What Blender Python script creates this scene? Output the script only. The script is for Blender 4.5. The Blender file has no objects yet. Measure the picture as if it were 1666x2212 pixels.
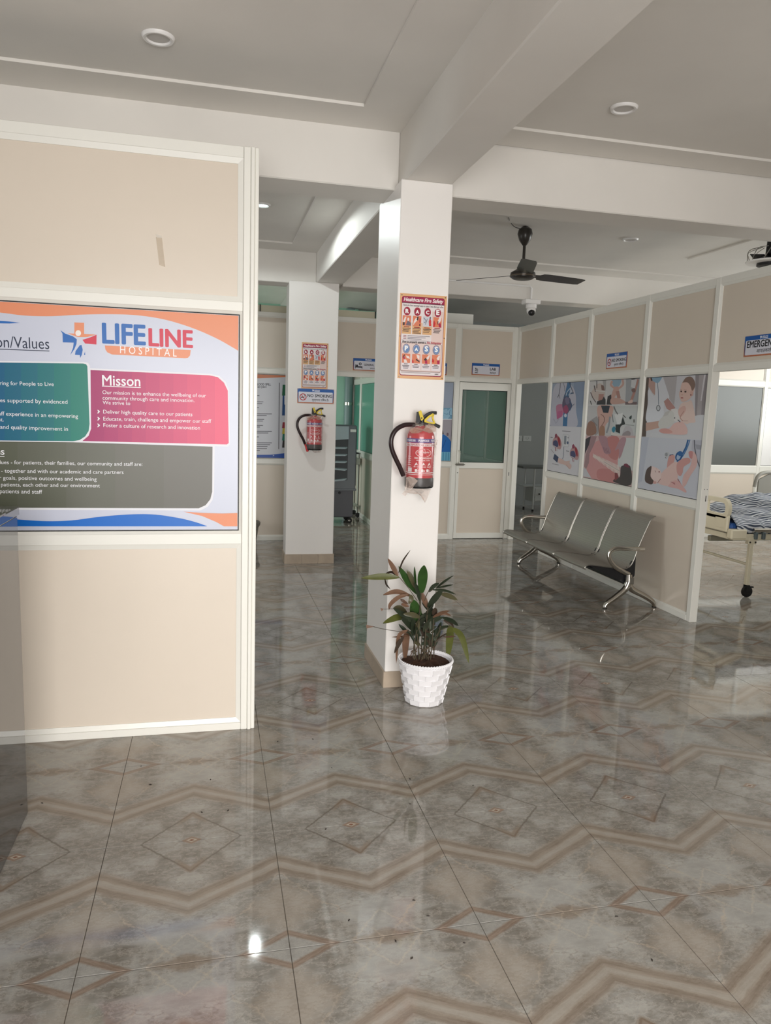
import bpy, bmesh, math, random
from mathutils import Vector, Matrix
random.seed(7)
scene = bpy.context.scene
C = scene.collection

# ------------------------------------------------------------------ camera
YAW, PITCH, ROLL, FPX, CAMH = math.radians(13.35875), math.radians(7.90278), math.radians(1.90683), 1597.04, 1.575
fwd = Vector((math.sin(YAW)*math.cos(PITCH), math.cos(YAW)*math.cos(PITCH), -math.sin(PITCH)))
rt0 = Vector((math.cos(YAW), -math.sin(YAW), 0)); up0 = rt0.cross(fwd)
rt = rt0*math.cos(ROLL) + up0*math.sin(ROLL); up = -rt0*math.sin(ROLL) + up0*math.cos(ROLL)
cam = bpy.data.cameras.new('camera'); camo = bpy.data.objects.new('camera', cam); C.objects.link(camo)
camo.matrix_world = Matrix(((rt.x, up.x, -fwd.x, 0), (rt.y, up.y, -fwd.y, 0), (rt.z, up.z, -fwd.z, CAMH), (0, 0, 0, 1)))
cam.sensor_fit = 'VERTICAL'; cam.sensor_height = 36.0; cam.lens = 36.0*FPX/2212.0
cam.clip_start = 0.05; cam.clip_end = 100
scene.camera = camo
# ------------------------------------------------------------------ world, daylight, exposure
world = bpy.data.worlds.new('world'); scene.world = world; world.use_nodes = True
bg = world.node_tree.nodes['Background']; bg.inputs[0].default_value = (0.80, 0.88, 1.0, 1); bg.inputs[1].default_value = 1.0
scene.view_settings.view_transform = 'Standard'; scene.view_settings.look = 'None'
scene.view_settings.gamma = 1.0; scene.view_settings.use_curve_mapping = False
scene.view_settings.exposure = 0.0
def area_light(name, loc, rot, sx, sy, power, col):
    l = bpy.data.lights.new(name, 'AREA'); l.shape = 'RECTANGLE'; l.size = sx; l.size_y = sy; l.energy = power; l.color = col
    o = bpy.data.objects.new(name, l); C.objects.link(o); o.location = loc; o.rotation_euler = rot
    return o
# daylight coming in through the entrance behind the photographer, the ward windows and the emergency room window; the last two lamps are added fills
area_light('entrance_daylight', (0.2, -4.6, 2.7), (math.radians(90), 0, 0), 6.0, 5.0, 1270, (1.0, 0.97, 0.93))
area_light('emergency_window_daylight', (8.3, 6.3, 2.05), (math.radians(90), 0, math.radians(90)), 3.2, 1.5, 100, (0.98, 1.0, 0.97))
area_light('ward_window_daylight', (-1.1, 10.3, 1.35), (math.radians(52), 0, math.radians(-90)), 1.6, 1.1, 42, (0.96, 1.0, 0.98))
area_light('trolley_room_fill', (8.3, 10.4, 1.8), (math.radians(80), 0, math.radians(90)), 1.6, 1.3, 17, (0.98, 1.0, 0.98))  # added fill lamp to brighten the trolley room, no known window there
area_light('left_bay_fill', (-4.1, 5.9, 1.7), (math.radians(90), 0, math.radians(-90)), 1.9, 1.3, 32, (0.97, 1.0, 1.0))  # added fill lamp, lifts the left bay ceiling and the columns' left sides

# ------------------------------------------------------------------ pixel -> point on a real plane
def ray(px, py):
    return rt*((px-833)/FPX) - up*((py-1106)/FPX) + fwd
CO = Vector((0, 0, CAMH))
def onY(px, py, Y): d = ray(px, py); return CO + d*(Y/d.y)
def onX(px, py, X): d = ray(px, py); return CO + d*(X/d.x)
def onZ(px, py, Z): d = ray(px, py); return CO + d*((Z-CAMH)/d.z)

# ------------------------------------------------------------------ materials
def lin(c):
    return tuple(((v/255)/12.92 if v/255 <= 0.04045 else ((v/255+0.055)/1.055)**2.4) for v in c)
MATS = {}
def mat(name, col=(200, 200, 200), rough=0.5, metal=0.0, spec=0.5, noise=0.0, nscale=8.0, bump=0.0, bscale=60.0, alpha=1.0, trans=0.0, emit=0.0, coat=0.0, ior=1.45):
    if name in MATS: return MATS[name]
    m = bpy.data.materials.new(name); m.use_nodes = True; nt = m.node_tree
    b = nt.nodes['Principled BSDF']; c = lin(col)
    b.inputs['Base Color'].default_value = (*c, 1); b.inputs['Roughness'].default_value = rough
    b.inputs['Metallic'].default_value = metal; b.inputs['Specular IOR Level'].default_value = spec
    b.inputs['IOR'].default_value = ior
    b.inputs['Alpha'].default_value = alpha; b.inputs['Transmission Weight'].default_value = trans
    b.inputs['Coat Weight'].default_value = coat; b.inputs['Coat Roughness'].default_value = 0.08
    if emit > 0:
        b.inputs['Emission Color'].default_value = (*c, 1); b.inputs['Emission Strength'].default_value = emit
    if noise > 0 or bump > 0:
        tc = nt.nodes.new('ShaderNodeNewGeometry')
    if noise > 0:
        n = nt.nodes.new('ShaderNodeTexNoise'); n.inputs['Scale'].default_value = nscale; n.inputs['Detail'].default_value = 5
        nt.links.new(tc.outputs['Position'], n.inputs['Vector'])
        mx = nt.nodes.new('ShaderNodeMix'); mx.data_type = 'RGBA'
        lo = [max(0, v*(1-noise)) for v in c]; hi = [min(1, v*(1+noise)) for v in c]
        mx.inputs['A'].default_value = (*lo, 1); mx.inputs['B'].default_value = (*hi, 1)
        nt.links.new(n.outputs['Fac'], mx.inputs['Factor']); nt.links.new(mx.outputs['Result'], b.inputs['Base Color'])
    if bump > 0:
        n2 = nt.nodes.new('ShaderNodeTexNoise'); n2.inputs['Scale'].default_value = bscale; n2.inputs['Detail'].default_value = 4
        nt.links.new(tc.outputs['Position'], n2.inputs['Vector'])
        bp = nt.nodes.new('ShaderNodeBump'); bp.inputs['Strength'].default_value = bump; bp.inputs['Distance'].default_value = 0.01
        nt.links.new(n2.outputs['Fac'], bp.inputs['Height']); nt.links.new(bp.outputs['Normal'], b.inputs['Normal'])
    MATS[name] = m; return m
M_ceil = mat('ceiling_paint', (228, 224, 218), 0.75, noise=0.09, nscale=1.9, bump=0.05, bscale=14)
M_wall = mat('column_paint', (238, 234, 230), 0.45, noise=0.02, nscale=3, bump=0.04, bscale=20)
M_cream = mat('cream_laminate', (220, 208, 193), 0.28, noise=0.025, nscale=4)
M_frame = mat('powder_coated_frame', (236, 234, 226), 0.28, noise=0.01, nscale=6)
M_gasket = mat('black_rubber_gasket', (28, 27, 28), 0.5)
M_steel = mat('brushed_steel', (148, 145, 138), 0.34, metal=0.9, noise=0.06, nscale=30)
M_chrome = mat('chrome', (196, 192, 184), 0.16, metal=1.0)
M_black = mat('black_plastic', (26, 26, 28), 0.42)
M_rubber = mat('black_rubber', (18, 18, 18), 0.6)
M_white = mat('white_plastic', (236, 234, 232), 0.4)
M_grout = mat('tile_grout', (96, 90, 80), 0.8)
M_skirt = mat('skirting_marble', (176, 160, 142), 0.3, noise=0.28, nscale=9)
M_mint = mat('mint_wall_paint', (176, 222, 202), 0.55, noise=0.03, nscale=3)
M_grey = mat('grey_room_paint', (166, 170, 168), 0.6, noise=0.03, nscale=3)
M_green_glass = mat('green_frosted_glass', (92, 158, 138), 0.25, noise=0.05, nscale=5)
M_frost = mat('grey_frosted_glass', (96, 99, 95), 0.3, noise=0.04, nscale=5)

class E:
    """tiny expression builder for shader math nodes"""
    nt = None
    def __init__(s, sock): s.s = sock
    @staticmethod
    def op(kind, *a, clamp=False):
        n = E.nt.nodes.new('ShaderNodeMath'); n.operation = kind; n.use_clamp = clamp
        for i, v in enumerate(a):
            if isinstance(v, E): E.nt.links.new(v.s, n.inputs[i])
            else: n.inputs[i].default_value = v
        return E(n.outputs[0])
    def __add__(s, o): return E.op('ADD', s, o)
    __radd__ = __add__
    def __sub__(s, o): return E.op('SUBTRACT', s, o)
    def __rsub__(s, o): return E.op('SUBTRACT', o, s)
    def __mul__(s, o): return E.op('MULTIPLY', s, o)
    __rmul__ = __mul__
    def __truediv__(s, o): return E.op('DIVIDE', s, o)
    def abs(s): return E.op('ABSOLUTE', s)
    def clamp(s): return E.op('ADD', s, 0.0, clamp=True)
    def less(s, w, soft):   # 1 below w, falling to 0 over soft
        return E.op('DIVIDE', E.op('SUBTRACT', w+soft, s), soft, clamp=True)
def enoise(vec, scale, detail=4, rough=0.55):
    n = E.nt.nodes.new('ShaderNodeTexNoise'); n.inputs['Scale'].default_value = scale; n.inputs['Detail'].default_value = detail
    n.inputs['Roughness'].default_value = rough
    E.nt.links.new(vec, n.inputs['Vector']); return E(n.outputs['Fac'])
def ecombine(a, b, c=0.0):
    n = E.nt.nodes.new('ShaderNodeCombineXYZ')
    for i, v in enumerate((a, b, c)):
        if isinstance(v, E): E.nt.links.new(v.s, n.inputs[i])
        else: n.inputs[i].default_value = v
    return n.outputs[0]
def emix(f, a, b):
    n = E.nt.nodes.new('ShaderNodeMix'); n.data_type = 'RGBA'
    if isinstance(f, E): E.nt.links.new(f.s, n.inputs['Factor'])
    else: n.inputs['Factor'].default_value = f
    for k, v in (('A', a), ('B', b)):
        if isinstance(v, tuple): n.inputs[k].default_value = (*lin(v), 1)
        else: E.nt.links.new(v, n.inputs[k])
    return n.outputs['Result']

TX0, TW, TY0, TD = -0.3655, 0.5900, 2.584, 0.6125    # tile joints: x lines, y lines (rows of large diamonds)
def floor_material():
    m = bpy.data.materials.new('bookmatched_marble_tile'); m.use_nodes = True; nt = m.node_tree; E.nt = nt
    b = nt.nodes['Principled BSDF']
    g = nt.nodes.new('ShaderNodeNewGeometry'); P = g.outputs['Position']
    sp = nt.nodes.new('ShaderNodeSeparateXYZ'); nt.links.new(P, sp.inputs[0]); X, Y = E(sp.outputs[0]), E(sp.outputs[1])
    u = E.op('PINGPONG', X-TX0+TW*20, TW/2); v = E.op('PINGPONG', Y-TY0+TD*20, TD)
    uv = ecombine(u, v)                       # mirrored coordinates: the veining is book-matched
    h = TW/2
    n1 = enoise(uv, 7, 6); n2 = enoise(ecombine(u*0.62, v*1.5), 24, 7, 0.68); n3 = enoise(P, 1.3, 3); n4 = enoise(uv, 60, 5, .7)
    st = enoise(ecombine(u*6.0, v*30.0), 3.0, 4)
    col = emix(((n1-0.36)*3.2).clamp(), (120, 114, 106), (174, 173, 168))
    col = emix(((n2-0.48)*5.0).clamp()*0.5, col, (176, 171, 162))
    col = emix(((0.46-n2)*5.0).clamp()*0.24, col, (114, 108, 100))
    col = emix(((st-0.5)*3.0).clamp()*0.35, col, (122, 112, 101))
    r1 = (enoise(ecombine(u*0.7, v*1.4), 11, 7, 0.62)-0.5).abs(); r2 = (enoise(ecombine(u+3.0, v*1.3), 17, 6, 0.66)-0.5).abs()
    col = emix(r1.less(0.003, 0.028)*0.32, col, (106, 98, 88)); col = emix(r2.less(0.004, 0.025)*0.32, col, (190, 184, 174))
    # lighter cloud between the zigzag and the bow tie, warm tint near the joint
    cl = (((u-h).abs()/0.17)+((v-0.50).abs()/0.10)+(n1-0.5)*1.4).less(0.75, 0.3)
    col = emix(cl*0.55, col, (176, 176, 172))
    wm = ((u/0.12)+((v-0.42).abs()/0.14)+(n2-0.5)*1.6).less(0.7, 0.5)
    col = emix(wm*0.5, col, (168, 156, 142))
    # bow tie
    bt = (((u-h).abs()/0.11)+((v-TD).abs()/0.035)+(n2-0.5)*1.2).less(0.7, 0.5)
    col = emix(bt*0.6, col, (134, 116, 98))
    # zigzag band of wood-like grain
    d = (v-(0.197+0.553*u))/1.143 + (n1-0.5)*0.016 + (n2-0.5)*0.010
    grain = enoise(ecombine(d*46.0, u*3.0), 2.2, 5, 0.7)
    band = d.abs().less(0.036, 0.024)
    bcol = emix(((grain-0.34)*3.0).clamp(), (134, 117, 101), (174, 164, 150))
    bcol = emix(d.abs().less(0.006, 0.012)*0.6, bcol, (176, 170, 160))
    edge = (E.op('SUBTRACT', d.abs(), 0.030).abs()).less(0.006, 0.010)
    bcol = emix(edge*0.5, bcol, (116, 97, 82))
    col = emix(band*(0.45+n1*0.65), col, bcol)
    # large thin diamond
    ax = (u-h).abs(); wob = (n4-0.5)*0.07+(n2-0.5)*0.12
    da = ax/0.176 + v/0.183 + wob
    tip = ax.less(0.03, 0.03)
    ln = (da-1.0).abs().less(0.012, 0.03); ln2 = (da-0.96).abs().less(0.05, 0.09)*tip
    col = emix(ln*0.75, col, (98, 90, 80)); col = emix(ln2*0.55, col, (134, 112, 92))
    ds = ax/0.036 + v/0.024
    col = emix(ds.less(0.95, 0.1)*0.8, col, (142, 116, 98)); col = emix(ds.less(0.5, 0.1), col, (178, 166, 150)); col = emix(ds.less(0.25, 0.08), col, (130, 96, 78))
    # small thick diamond at the other joint crossings
    w2 = TD-v; db = u/0.150 + w2/0.080 + (n2-0.5)*0.10
    ring = (db-0.86).abs().less(0.10, 0.10)
    rg = emix(((grain-0.38)*3).clamp(), (120, 98, 82), (158, 138, 122))
    col = emix(ring*0.8, col, rg); col = emix(db.less(0.62, 0.1)*0.5, col, (164, 164, 160))
    # pale cracks
    ve = ((v-0.28)-1.28*(u-0.02))/1.62 + (n4-0.5)*0.03 + (n2-0.5)*0.045 + (n1-0.5)*0.06
    brk = ((enoise(P, 9, 3)-0.40)*4.0).clamp()
    col = emix(ve.abs().less(0.0008, 0.0045)*brk*0.5, col, (196, 180, 160))
    ve2 = ((v-0.60)+1.15*(u-0.20))/1.5 + (n4-0.5)*0.04
    col = emix(ve2.abs().less(0.001, 0.004)*0.35, col, (198, 184, 166))
    col = emix(((n3-0.4)*2.5).clamp()*0.16, col, (128, 118, 104))
    nt.links.new(col, b.inputs['Base Color'])
    r = E.op('MULTIPLY_ADD', n3, 0.05, 0.02); nt.links.new(r.s, b.inputs['Roughness'])
    b.inputs['IOR'].default_value = 1.52; b.inputs['Specular IOR Level'].default_value = 0.5
    bp = nt.nodes.new('ShaderNodeBump'); bp.inputs['Strength'].default_value = 0.012; bp.inputs['Distance'].default_value = 0.01
    nt.links.new(enoise(P, 3.0, 2).s, bp.inputs['Height']); nt.links.new(bp.outputs['Normal'], b.inputs['Normal'])
    return m
M_tile = floor_material()

# ------------------------------------------------------------------ mesh helpers
class MB:
    def __init__(s): s.v = []; s.f = []; s.m = []
    def add(s, vs, fs, mi=0):
        o = len(s.v); s.v += [tuple(x) for x in vs]; s.f += [tuple(i+o for i in f) for f in fs]; s.m += [mi]*len(fs); return s
    def box(s, x0, x1, y0, y1, z0, z1, mi=0):
        return s.add([(x0, y0, z0), (x1, y0, z0), (x1, y1, z0), (x0, y1, z0), (x0, y0, z1), (x1, y0, z1), (x1, y1, z1), (x0, y1, z1)],
                     [(0, 3, 2, 1), (4, 5, 6, 7), (0, 1, 5, 4), (1, 2, 6, 5), (2, 3, 7, 6), (3, 0, 4, 7)], mi)
    def bbox(s, x0, x1, y0, y1, z0, z1, r=0.004, mi=0):      # box with chamfered edges
        vs = []
        for sx, x in ((-1, x0), (1, x1)):
            for sy, y in ((-1, y0), (1, y1)):
                for sz, z in ((-1, z0), (1, z1)):
                    vs += [(x, y-sy*r, z-sz*r), (x-sx*r, y, z-sz*r), (x-sx*r, y-sy*r, z)]
        bm = bmesh.new()
        for v in vs: bm.verts.new(v)
        bmesh.ops.convex_hull(bm, input=bm.verts); bm.verts.ensure_lookup_table(); bm.verts.index_update()
        bmesh.ops.dissolve_limit(bm, angle_limit=0.02, verts=bm.verts, edges=bm.edges); bm.verts.index_update()
        s.add([v.co for v in bm.verts], [[v.index for v in f.verts] for f in bm.faces], mi); bm.free(); return s
    def hexa(s, a, b, mi=0):      # loft between two 4-point loops
        return s.add(list(a)+list(b), [(3, 2, 1, 0), (4, 5, 6, 7), (0, 1, 5, 4), (1, 2, 6, 5), (2, 3, 7, 6), (3, 0, 4, 7)], mi)
    def extrude(s, pts, off, mi=0):   # planar outline pts (3d) pushed along off
        n = len(pts); off = Vector(off); a = [Vector(p) for p in pts]; b = [p+off for p in a]
        return s.add(a+b, [tuple(range(n-1, -1, -1)), tuple(range(n, 2*n))]+[(i, (i+1) % n, n+(i+1) % n, n+i) for i in range(n)], mi)
    def tube(s, pts, r, n=10, mi=0, caps=True, squash=1.0):
        pts = [Vector(p) for p in pts]; k = len(pts); rs = r if isinstance(r, (list, tuple)) else [r]*k
        t0 = (pts[1]-pts[0]).normalized(); ref = Vector((0, 0, 1)) if abs(t0.z) < 0.9 else Vector((1, 0, 0))
        nn = t0.cross(ref).normalized(); vs = []
        for i, p in enumerate(pts):
            t = ((pts[min(i+1, k-1)]-pts[max(i-1, 0)])).normalized()
            nn = (nn-t*nn.dot(t)).normalized(); bb = t.cross(nn)
            for j in range(n):
                a = 2*math.pi*j/n; vs.append(p+nn*(math.cos(a)*rs[i])+bb*(math.sin(a)*rs[i]*squash))
        fs = [(i*n+j, i*n+(j+1) % n, (i+1)*n+(j+1) % n, (i+1)*n+j) for i in range(k-1) for j in range(n)]
        if caps: fs += [tuple(range(n-1, -1, -1)), tuple(range((k-1)*n, k*n))]
        return s.add(vs, fs, mi)
    def lathe(s, prof, c=(0, 0, 0), n=24, mi=0, axis='z'):
        vs = []; c = Vector(c)
        for r, z in prof:
            for j in range(n):
                a = 2*math.pi*j/n
                q = (r*math.cos(a), r*math.sin(a), z) if axis == 'z' else ((r*math.cos(a), z, r*math.sin(a)) if axis == 'y' else (z, r*math.cos(a), r*math.sin(a)))
                vs.append(c+Vector(q))
        k = len(prof)
        fs = [(i*n+j, i*n+(j+1) % n, (i+1)*n+(j+1) % n, (i+1)*n+j) for i in range(k-1) for j in range(n)]
        fs += [tuple(range(n-1, -1, -1)), tuple(range((k-1)*n, k*n))]
        return s.add(vs, fs, mi)
    def build(s, name, mats, parent=None, smooth=False, world=True, base=None):
        me = bpy.data.meshes.new(name); 
        vs = s.v
        o = bpy.data.objects.new(name, me); C.objects.link(o)
        off = Vector((0, 0, 0))
        if parent is not None:
            o.parent = parent; off = PW(parent)
        if base is not None:
            off2 = Vector(base); o.location = off2-off; off = off2
        me.from_pydata([Vector(v)-off for v in vs], [], s.f)
        for mm in (mats if isinstance(mats, (list, tuple)) else [mats]): me.materials.append(mm)
        me.polygons.foreach_set('material_index', s.m)
        if smooth: 
            me.polygons.foreach_set('use_smooth', [True]*len(me.polygons))
            try: me.set_sharp_from_angle(angle=math.radians(38))
            except Exception: pass
        me.update(); o['_w'] = tuple(off); return o
def PW(o):
    p = o.get('_w'); return Vector(p) if p is not None else o.matrix_world.translation.copy()
def empty(name, loc=(0, 0, 0)):
    o = bpy.data.objects.new(name, None); C.objects.link(o); o.location = loc; o.empty_display_size = 0.1; o['_w'] = tuple(loc); return o
def tag(o, label, cat, group=None):
    o['label'] = label; o['category'] = cat
    if group: o['group'] = group
    return o
def thing(name, loc, label, cat, group=None): return tag(empty(name, loc), label, cat, group)
def struct(o, label=None):
    o['kind'] = 'structure'
    if label: o['label'] = label
    return o
def spline(pts, n=8):      # Catmull-Rom through points of any dimension
    P = [Vector(p) for p in pts]; P = [P[0]*2-P[1]]+P+[P[-1]*2-P[-2]]; out = []
    for i in range(1, len(P)-2):
        for k in range(n):
            t = k/n; a, b, c, d = P[i-1:i+3]
            out.append(0.5*((2*b)+(c-a)*t+(2*a-5*b+4*c-d)*t*t+(3*b-a-3*c+d)*t**3))
    out.append(P[-2]); return out

# ------------------------------------------------------------------ flat print (text and shapes on a flat sheet)
TXT = {}
def glyphs(text, bold=0.0, shear=0.0):
    k = (text, bold, shear)
    if k in TXT: return TXT[k]
    cu = bpy.data.curves.new('t', 'FONT'); cu.body = text; cu.size = 1.0; cu.offset = bold; cu.shear = shear
    cu.resolution_u = 3; cu.fill_mode = 'FRONT'
    ob = bpy.data.objects.new('t', cu); C.objects.link(ob)
    dg = bpy.context.evaluated_depsgraph_get(); dg.update(); ev = ob.evaluated_get(dg); me = ev.to_mesh()
    vs = [(v.co.x, v.co.y) for v in me.vertices]; fs = [tuple(p.vertices) for p in me.polygons]
    ev.to_mesh_clear(); bpy.data.objects.remove(ob); bpy.data.curves.remove(cu)
    TXT[k] = (vs, fs); return TXT[k]
def pmat(c):
    return mat('print_%02x%02x%02x' % tuple(c), c, 0.35, spec=0.4)
class Art:
    """print laid on a vertical plane; coordinates are turned into points of that plane"""
    def __init__(s, fn, normal, clip=(), step=0.0002):
        s.fn = fn; s.n = Vector(normal); s.step = step; s.mb = MB(); s.cols = []; s.layer = 1.0; s.clip = clip; s.mute = 0.0
    def ci(s, c):
        c = tuple(c)
        if c not in s.cols: s.cols.append(c)
        return s.cols.index(c)
    def poly(s, pts, c, layer=None):
        if layer is None: s.layer += 0.25; layer = s.layer
        vs = [s.fn(*p) for p in pts]
        for ax, sg, lim in s.clip:          # keep the print inside its sheet
            out = []
            for i, b in enumerate(vs):
                a = vs[i-1]; da = sg*(a[ax]-lim); db = sg*(b[ax]-lim)
                if da*db < 0: out.append(a+(b-a)*(da/(da-db)))
                if db >= 0: out.append(b)
            vs = out
            if len(vs) < 3: return s
        vs = [v+s.n*(layer*s.step) for v in vs]
        s.mb.add(vs, [tuple(range(len(vs)))], s.ci(c)); return s
    def rect(s, x0, y0, x1, y1, c): return s.poly([(x0, y0), (x1, y0), (x1, y1), (x0, y1)], c)
    def ell(s, x, y, rx, ry, c, n=24, rot=0.0):
        cr, sr = math.cos(rot), math.sin(rot)
        return s.poly([(x+rx*math.cos(t)*cr-ry*math.sin(t)*sr, y+rx*math.cos(t)*sr+ry*math.sin(t)*cr) for t in [2*math.pi*i/n for i in range(n)]], c)
    def blob(s, pts, c, n=5):
        P = [Vector(p) for p in pts]; P = P[-1:]+P+P[:2]; out = []
        for i in range(1, len(P)-2):
            for k in range(n):
                t = k/n; a, b, cc, d = P[i-1:i+3]
                out.append(0.5*((2*b)+(cc-a)*t+(2*a-5*b+4*cc-d)*t*t+(3*b-a-3*cc+d)*t**3))
        return s.poly([tuple(o) for o in out], c)
    def line(s, pts, w, c, smooth=False):
        P = [Vector(p) for p in (spline(pts, 6) if smooth else pts)]; L = []; R = []
        for i, p in enumerate(P):
            t = P[min(i+1, len(P)-1)]-P[max(i-1, 0)]; t.normalize(); nn = Vector((-t.y, t.x))*(w/2)
            L.append(tuple(p+nn)); R.append(tuple(p-nn))
        s.layer += 0.25
        for i in range(len(P)-1): s.poly([L[i], L[i+1], R[i+1], R[i]], c, s.layer)
        return s
    def text(s, t, p0, p1, c, bold=0.0, vs=1.0, shear=0.0):
        """fit text t so that it runs from p0 to p1 (baseline)"""
        g, fs = glyphs(t, 0.0, shear)
        if not g: return s
        x0 = min(a for a, _ in g)-bold; x1 = max(a for a, _ in g)+bold; A = s.fn(*p0); B = s.fn(*p1); U = B-A; k = U.length/(x1-x0)
        U.normalize(); V = s.n.cross(U)
        if V.z < 0: V = -V
        s.layer += 0.25
        # heavier weights: the same outlines laid down again a hair to each side
        offs = [(0, 0)] if bold < 0.008 else [(-bold, 0), (bold, 0), (0, bold*0.7), (0, -bold*0.7), (-bold*.7, bold*.5), (bold*.7, bold*.5), (-bold*.7, -bold*.5), (bold*.7, -bold*.5)]
        for j, (ox, oy) in enumerate(offs):
            s.mb.add([A+U*((a+ox-x0)*k)+V*((b+oy)*k*vs)+s.n*((s.layer+j*0.02)*s.step) for a, b in g], fs, s.ci(c))
        return s
    def build(s, name, parent): return s.mb.build(name, [pmat(tuple(int(v*(1-s.mute)+s.mute*(0.35*sum(c)/3+0.65*128)) for v in c)) for c in s.cols], parent)

# ================================================================== STRUCTURE
ZC, ZS = 3.045, 2.75                # ceiling border, beam soffit
# ---- floor: grout bed and individual marble tiles
bed = MB().box(-4.2, 8.6, -1.7, 13.2, -0.10, -0.0025).build('floor', M_grout); struct(bed)
def tile_mesh():
    j = 0.0010; b = 0.0010
    m = MB(); x1, y1 = TW-j, TD-j
    lo = [(j, j, -0.0024), (x1, j, -0.0024), (x1, y1, -0.0024), (j, y1, -0.0024)]
    mid = [(j, j, -b), (x1, j, -b), (x1, y1, -b), (j, y1, -b)]
    top = [(j+b, j+b, 0), (x1-b, j+b, 0), (x1-b, y1-b, 0), (j+b, y1-b, 0)]
    m.add(lo+mid+top, [(8, 9, 10, 11)]+[(i, (i+1) % 4, 4+(i+1) % 4, 4+i) for i in range(4)]+[(4+i, 4+(i+1) % 4, 8+(i+1) % 4, 8+i) for i in range(4)])
    return m
tm = tile_mesh(); tile_me = None
rest = MB()
ix0 = int(math.floor((-4.1-TX0)/TW)); ix1 = int(math.ceil((8.4-TX0)/TW)); iy0 = int(math.floor((-1.5-TY0)/TD)); iy1 = int(math.ceil((13.0-TY0)/TD))
ntile = 0
for iy in range(iy0, iy1):
    for ix in range(ix0, ix1):
        x, y = TX0+ix*TW, TY0+iy*TD
        cx, cy = x+TW/2, y+TD/2
        seen = 1.0 < cy < 9.9 and (-0.30*cy-0.5 < cx < 0.84*cy+0.6) and cx < 6.6
        if seen and ntile < 300:
            ntile += 1
            if tile_me is None:
                o = tm.build('floor_tile', M_tile, bed); tile_me = o.data
            else:
                o = bpy.data.objects.new('floor_tile', tile_me); C.objects.link(o); o.parent = bed
            o.location = (x, y, 0)
        else:
            rest.add([(a+x, b_+y, c) for a, b_, c in tm.v], tm.f)
ro = rest.build('floor_tiles_far', M_tile, bed); ro['kind'] = 'stuff'

# ---- ceiling: upper slab and lowered borders around the recessed fields
ceil = struct(MB().box(-4.2, 8.6, -1.7, 13.2, 3.06, 3.25).build('ceiling', M_ceil))
def border(name, X0, X1, Y0, Y1, x0, x1, y0, y1):
    m = MB(); e = 0.0006
    for a in ((X0, X1, Y0, y0), (X0, X1, y1, Y1), (X0, x0, y0, y1), (x1, X1, y0, y1)): m.box(*a, ZC, 3.06-e)
    m.build(name, M_ceil, ceil)
border('ceiling_border', -4.2, 0.985, -1.7, 4.09, -3.6, 0.728, -1.2, 3.81)
border('ceiling_border', 1.245, 8.6, -1.7, 4.09, 1.46, 6.4, -1.2, 3.85)
border('ceiling_border', -4.2, 0.985, 4.37, 7.37, -3.6, 0.718, 4.62, 7.06)
border('ceiling_border', 1.245, 8.6, 4.37, 7.37, 1.50, 6.4, 4.62, 7.05)
# ---- beams
def strmesh(name, m, mt=M_ceil, label=None): return struct(m.build(name, mt), label)
strmesh('trim_1', MB().bbox(0.985, 1.245, -1.7, 13.2, 2.768, 3.06, 0.006))
strmesh('trim_2', MB().bbox(-4.2, 0.9845, 4.088, 4.37, ZS, 3.06, 0.006))
strmesh('trim_3', MB().bbox(1.2455, 8.6, 4.10, 4.37, ZS, 3.06, 0.006))
strmesh('trim_4', MB().bbox(-4.2, 0.9845, 7.372, 7.64, ZS, 3.06, 0.006))
strmesh('trim_5', MB().bbox(1.2455, 8.6, 7.372, 7.64, ZS, 3.06, 0.006))
# ---- columns with skirting tiles
c1 = struct(MB().bbox(0.962, 1.245, 3.938, 4.46, 0, 2.7675, 0.004).build('wall_column_1', M_wall))
for a in ((0.953, 1.10, 3.928, 3.938, 0, 0.094), (1.102, 1.254, 3.928, 3.938, 0, 0.094), (0.952, 0.962, 3.939, 4.20, 0, 0.094), (0.952, 0.962, 4.202, 4.468, 0, 0.094), (1.245, 1.255, 3.939, 4.20, 0, 0.094), (1.245, 1.255, 4.202, 4.468, 0, 0.094)):
    MB().bbox(*a, 0.0015).build('skirting_tile', M_skirt, c1)
c2 = struct(MB().bbox(0.722, 1.205, 7.336, 7.60, 0, 2.7675, 0.004).build('wall_column_2', M_wall))
for a in ((0.711, 0.885, 7.326, 7.336, 0, 0.098), (0.887, 1.05, 7.326, 7.336, 0, 0.098), (1.052, 1.214, 7.326, 7.336, 0, 0.098), (0.711, 0.7215, 7.3365, 7.61, 0, 0.098), (1.2055, 1.214, 7.3365, 7.61, 0, 0.098)):
    MB().bbox(*a, 0.0015).build('skirting_tile', M_skirt, c2)
# ---- outer walls of the building (openings carry the daylight and two added fill lamps)
w = MB(); w.box(-4.2, -1.3, -1.7, -1.5, 0, 3.06); w.box(1.9, 8.6, -1.7, -1.5, 0, 3.06); w.box(-1.3, 1.9, -1.7, -1.5, 2.35, 3.06)
strmesh('wall_front', w, M_wall)
w = MB(); w.box(-4.4, -4.2, -1.7, 4.9, 0, 3.06); w.box(-4.4, -4.2, 6.9, 13.2, 0, 3.06); w.box(-4.4, -4.2, 4.9, 6.9, 0, 1.0); w.box(-4.4, -4.2, 4.9, 6.9, 2.4, 3.06)
strmesh('wall_outer_left', w, M_wall)
w = MB(); w.box(8.4, 8.6, -1.5, 4.7, 0, 3.06); w.box(8.4, 8.6, 7.9, 9.5, 0, 3.06); w.box(8.4, 8.6, 11.3, 13.2, 0, 3.06); w.box(8.4, 8.6, 9.5, 11.3, 0, 1.1); w.box(8.4, 8.6, 9.5, 11.3, 2.5, 3.06); w.box(8.4, 8.6, 4.7, 7.9, 0, 1.25); w.box(8.4, 8.6, 4.7, 7.9, 2.85, 3.06)
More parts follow.
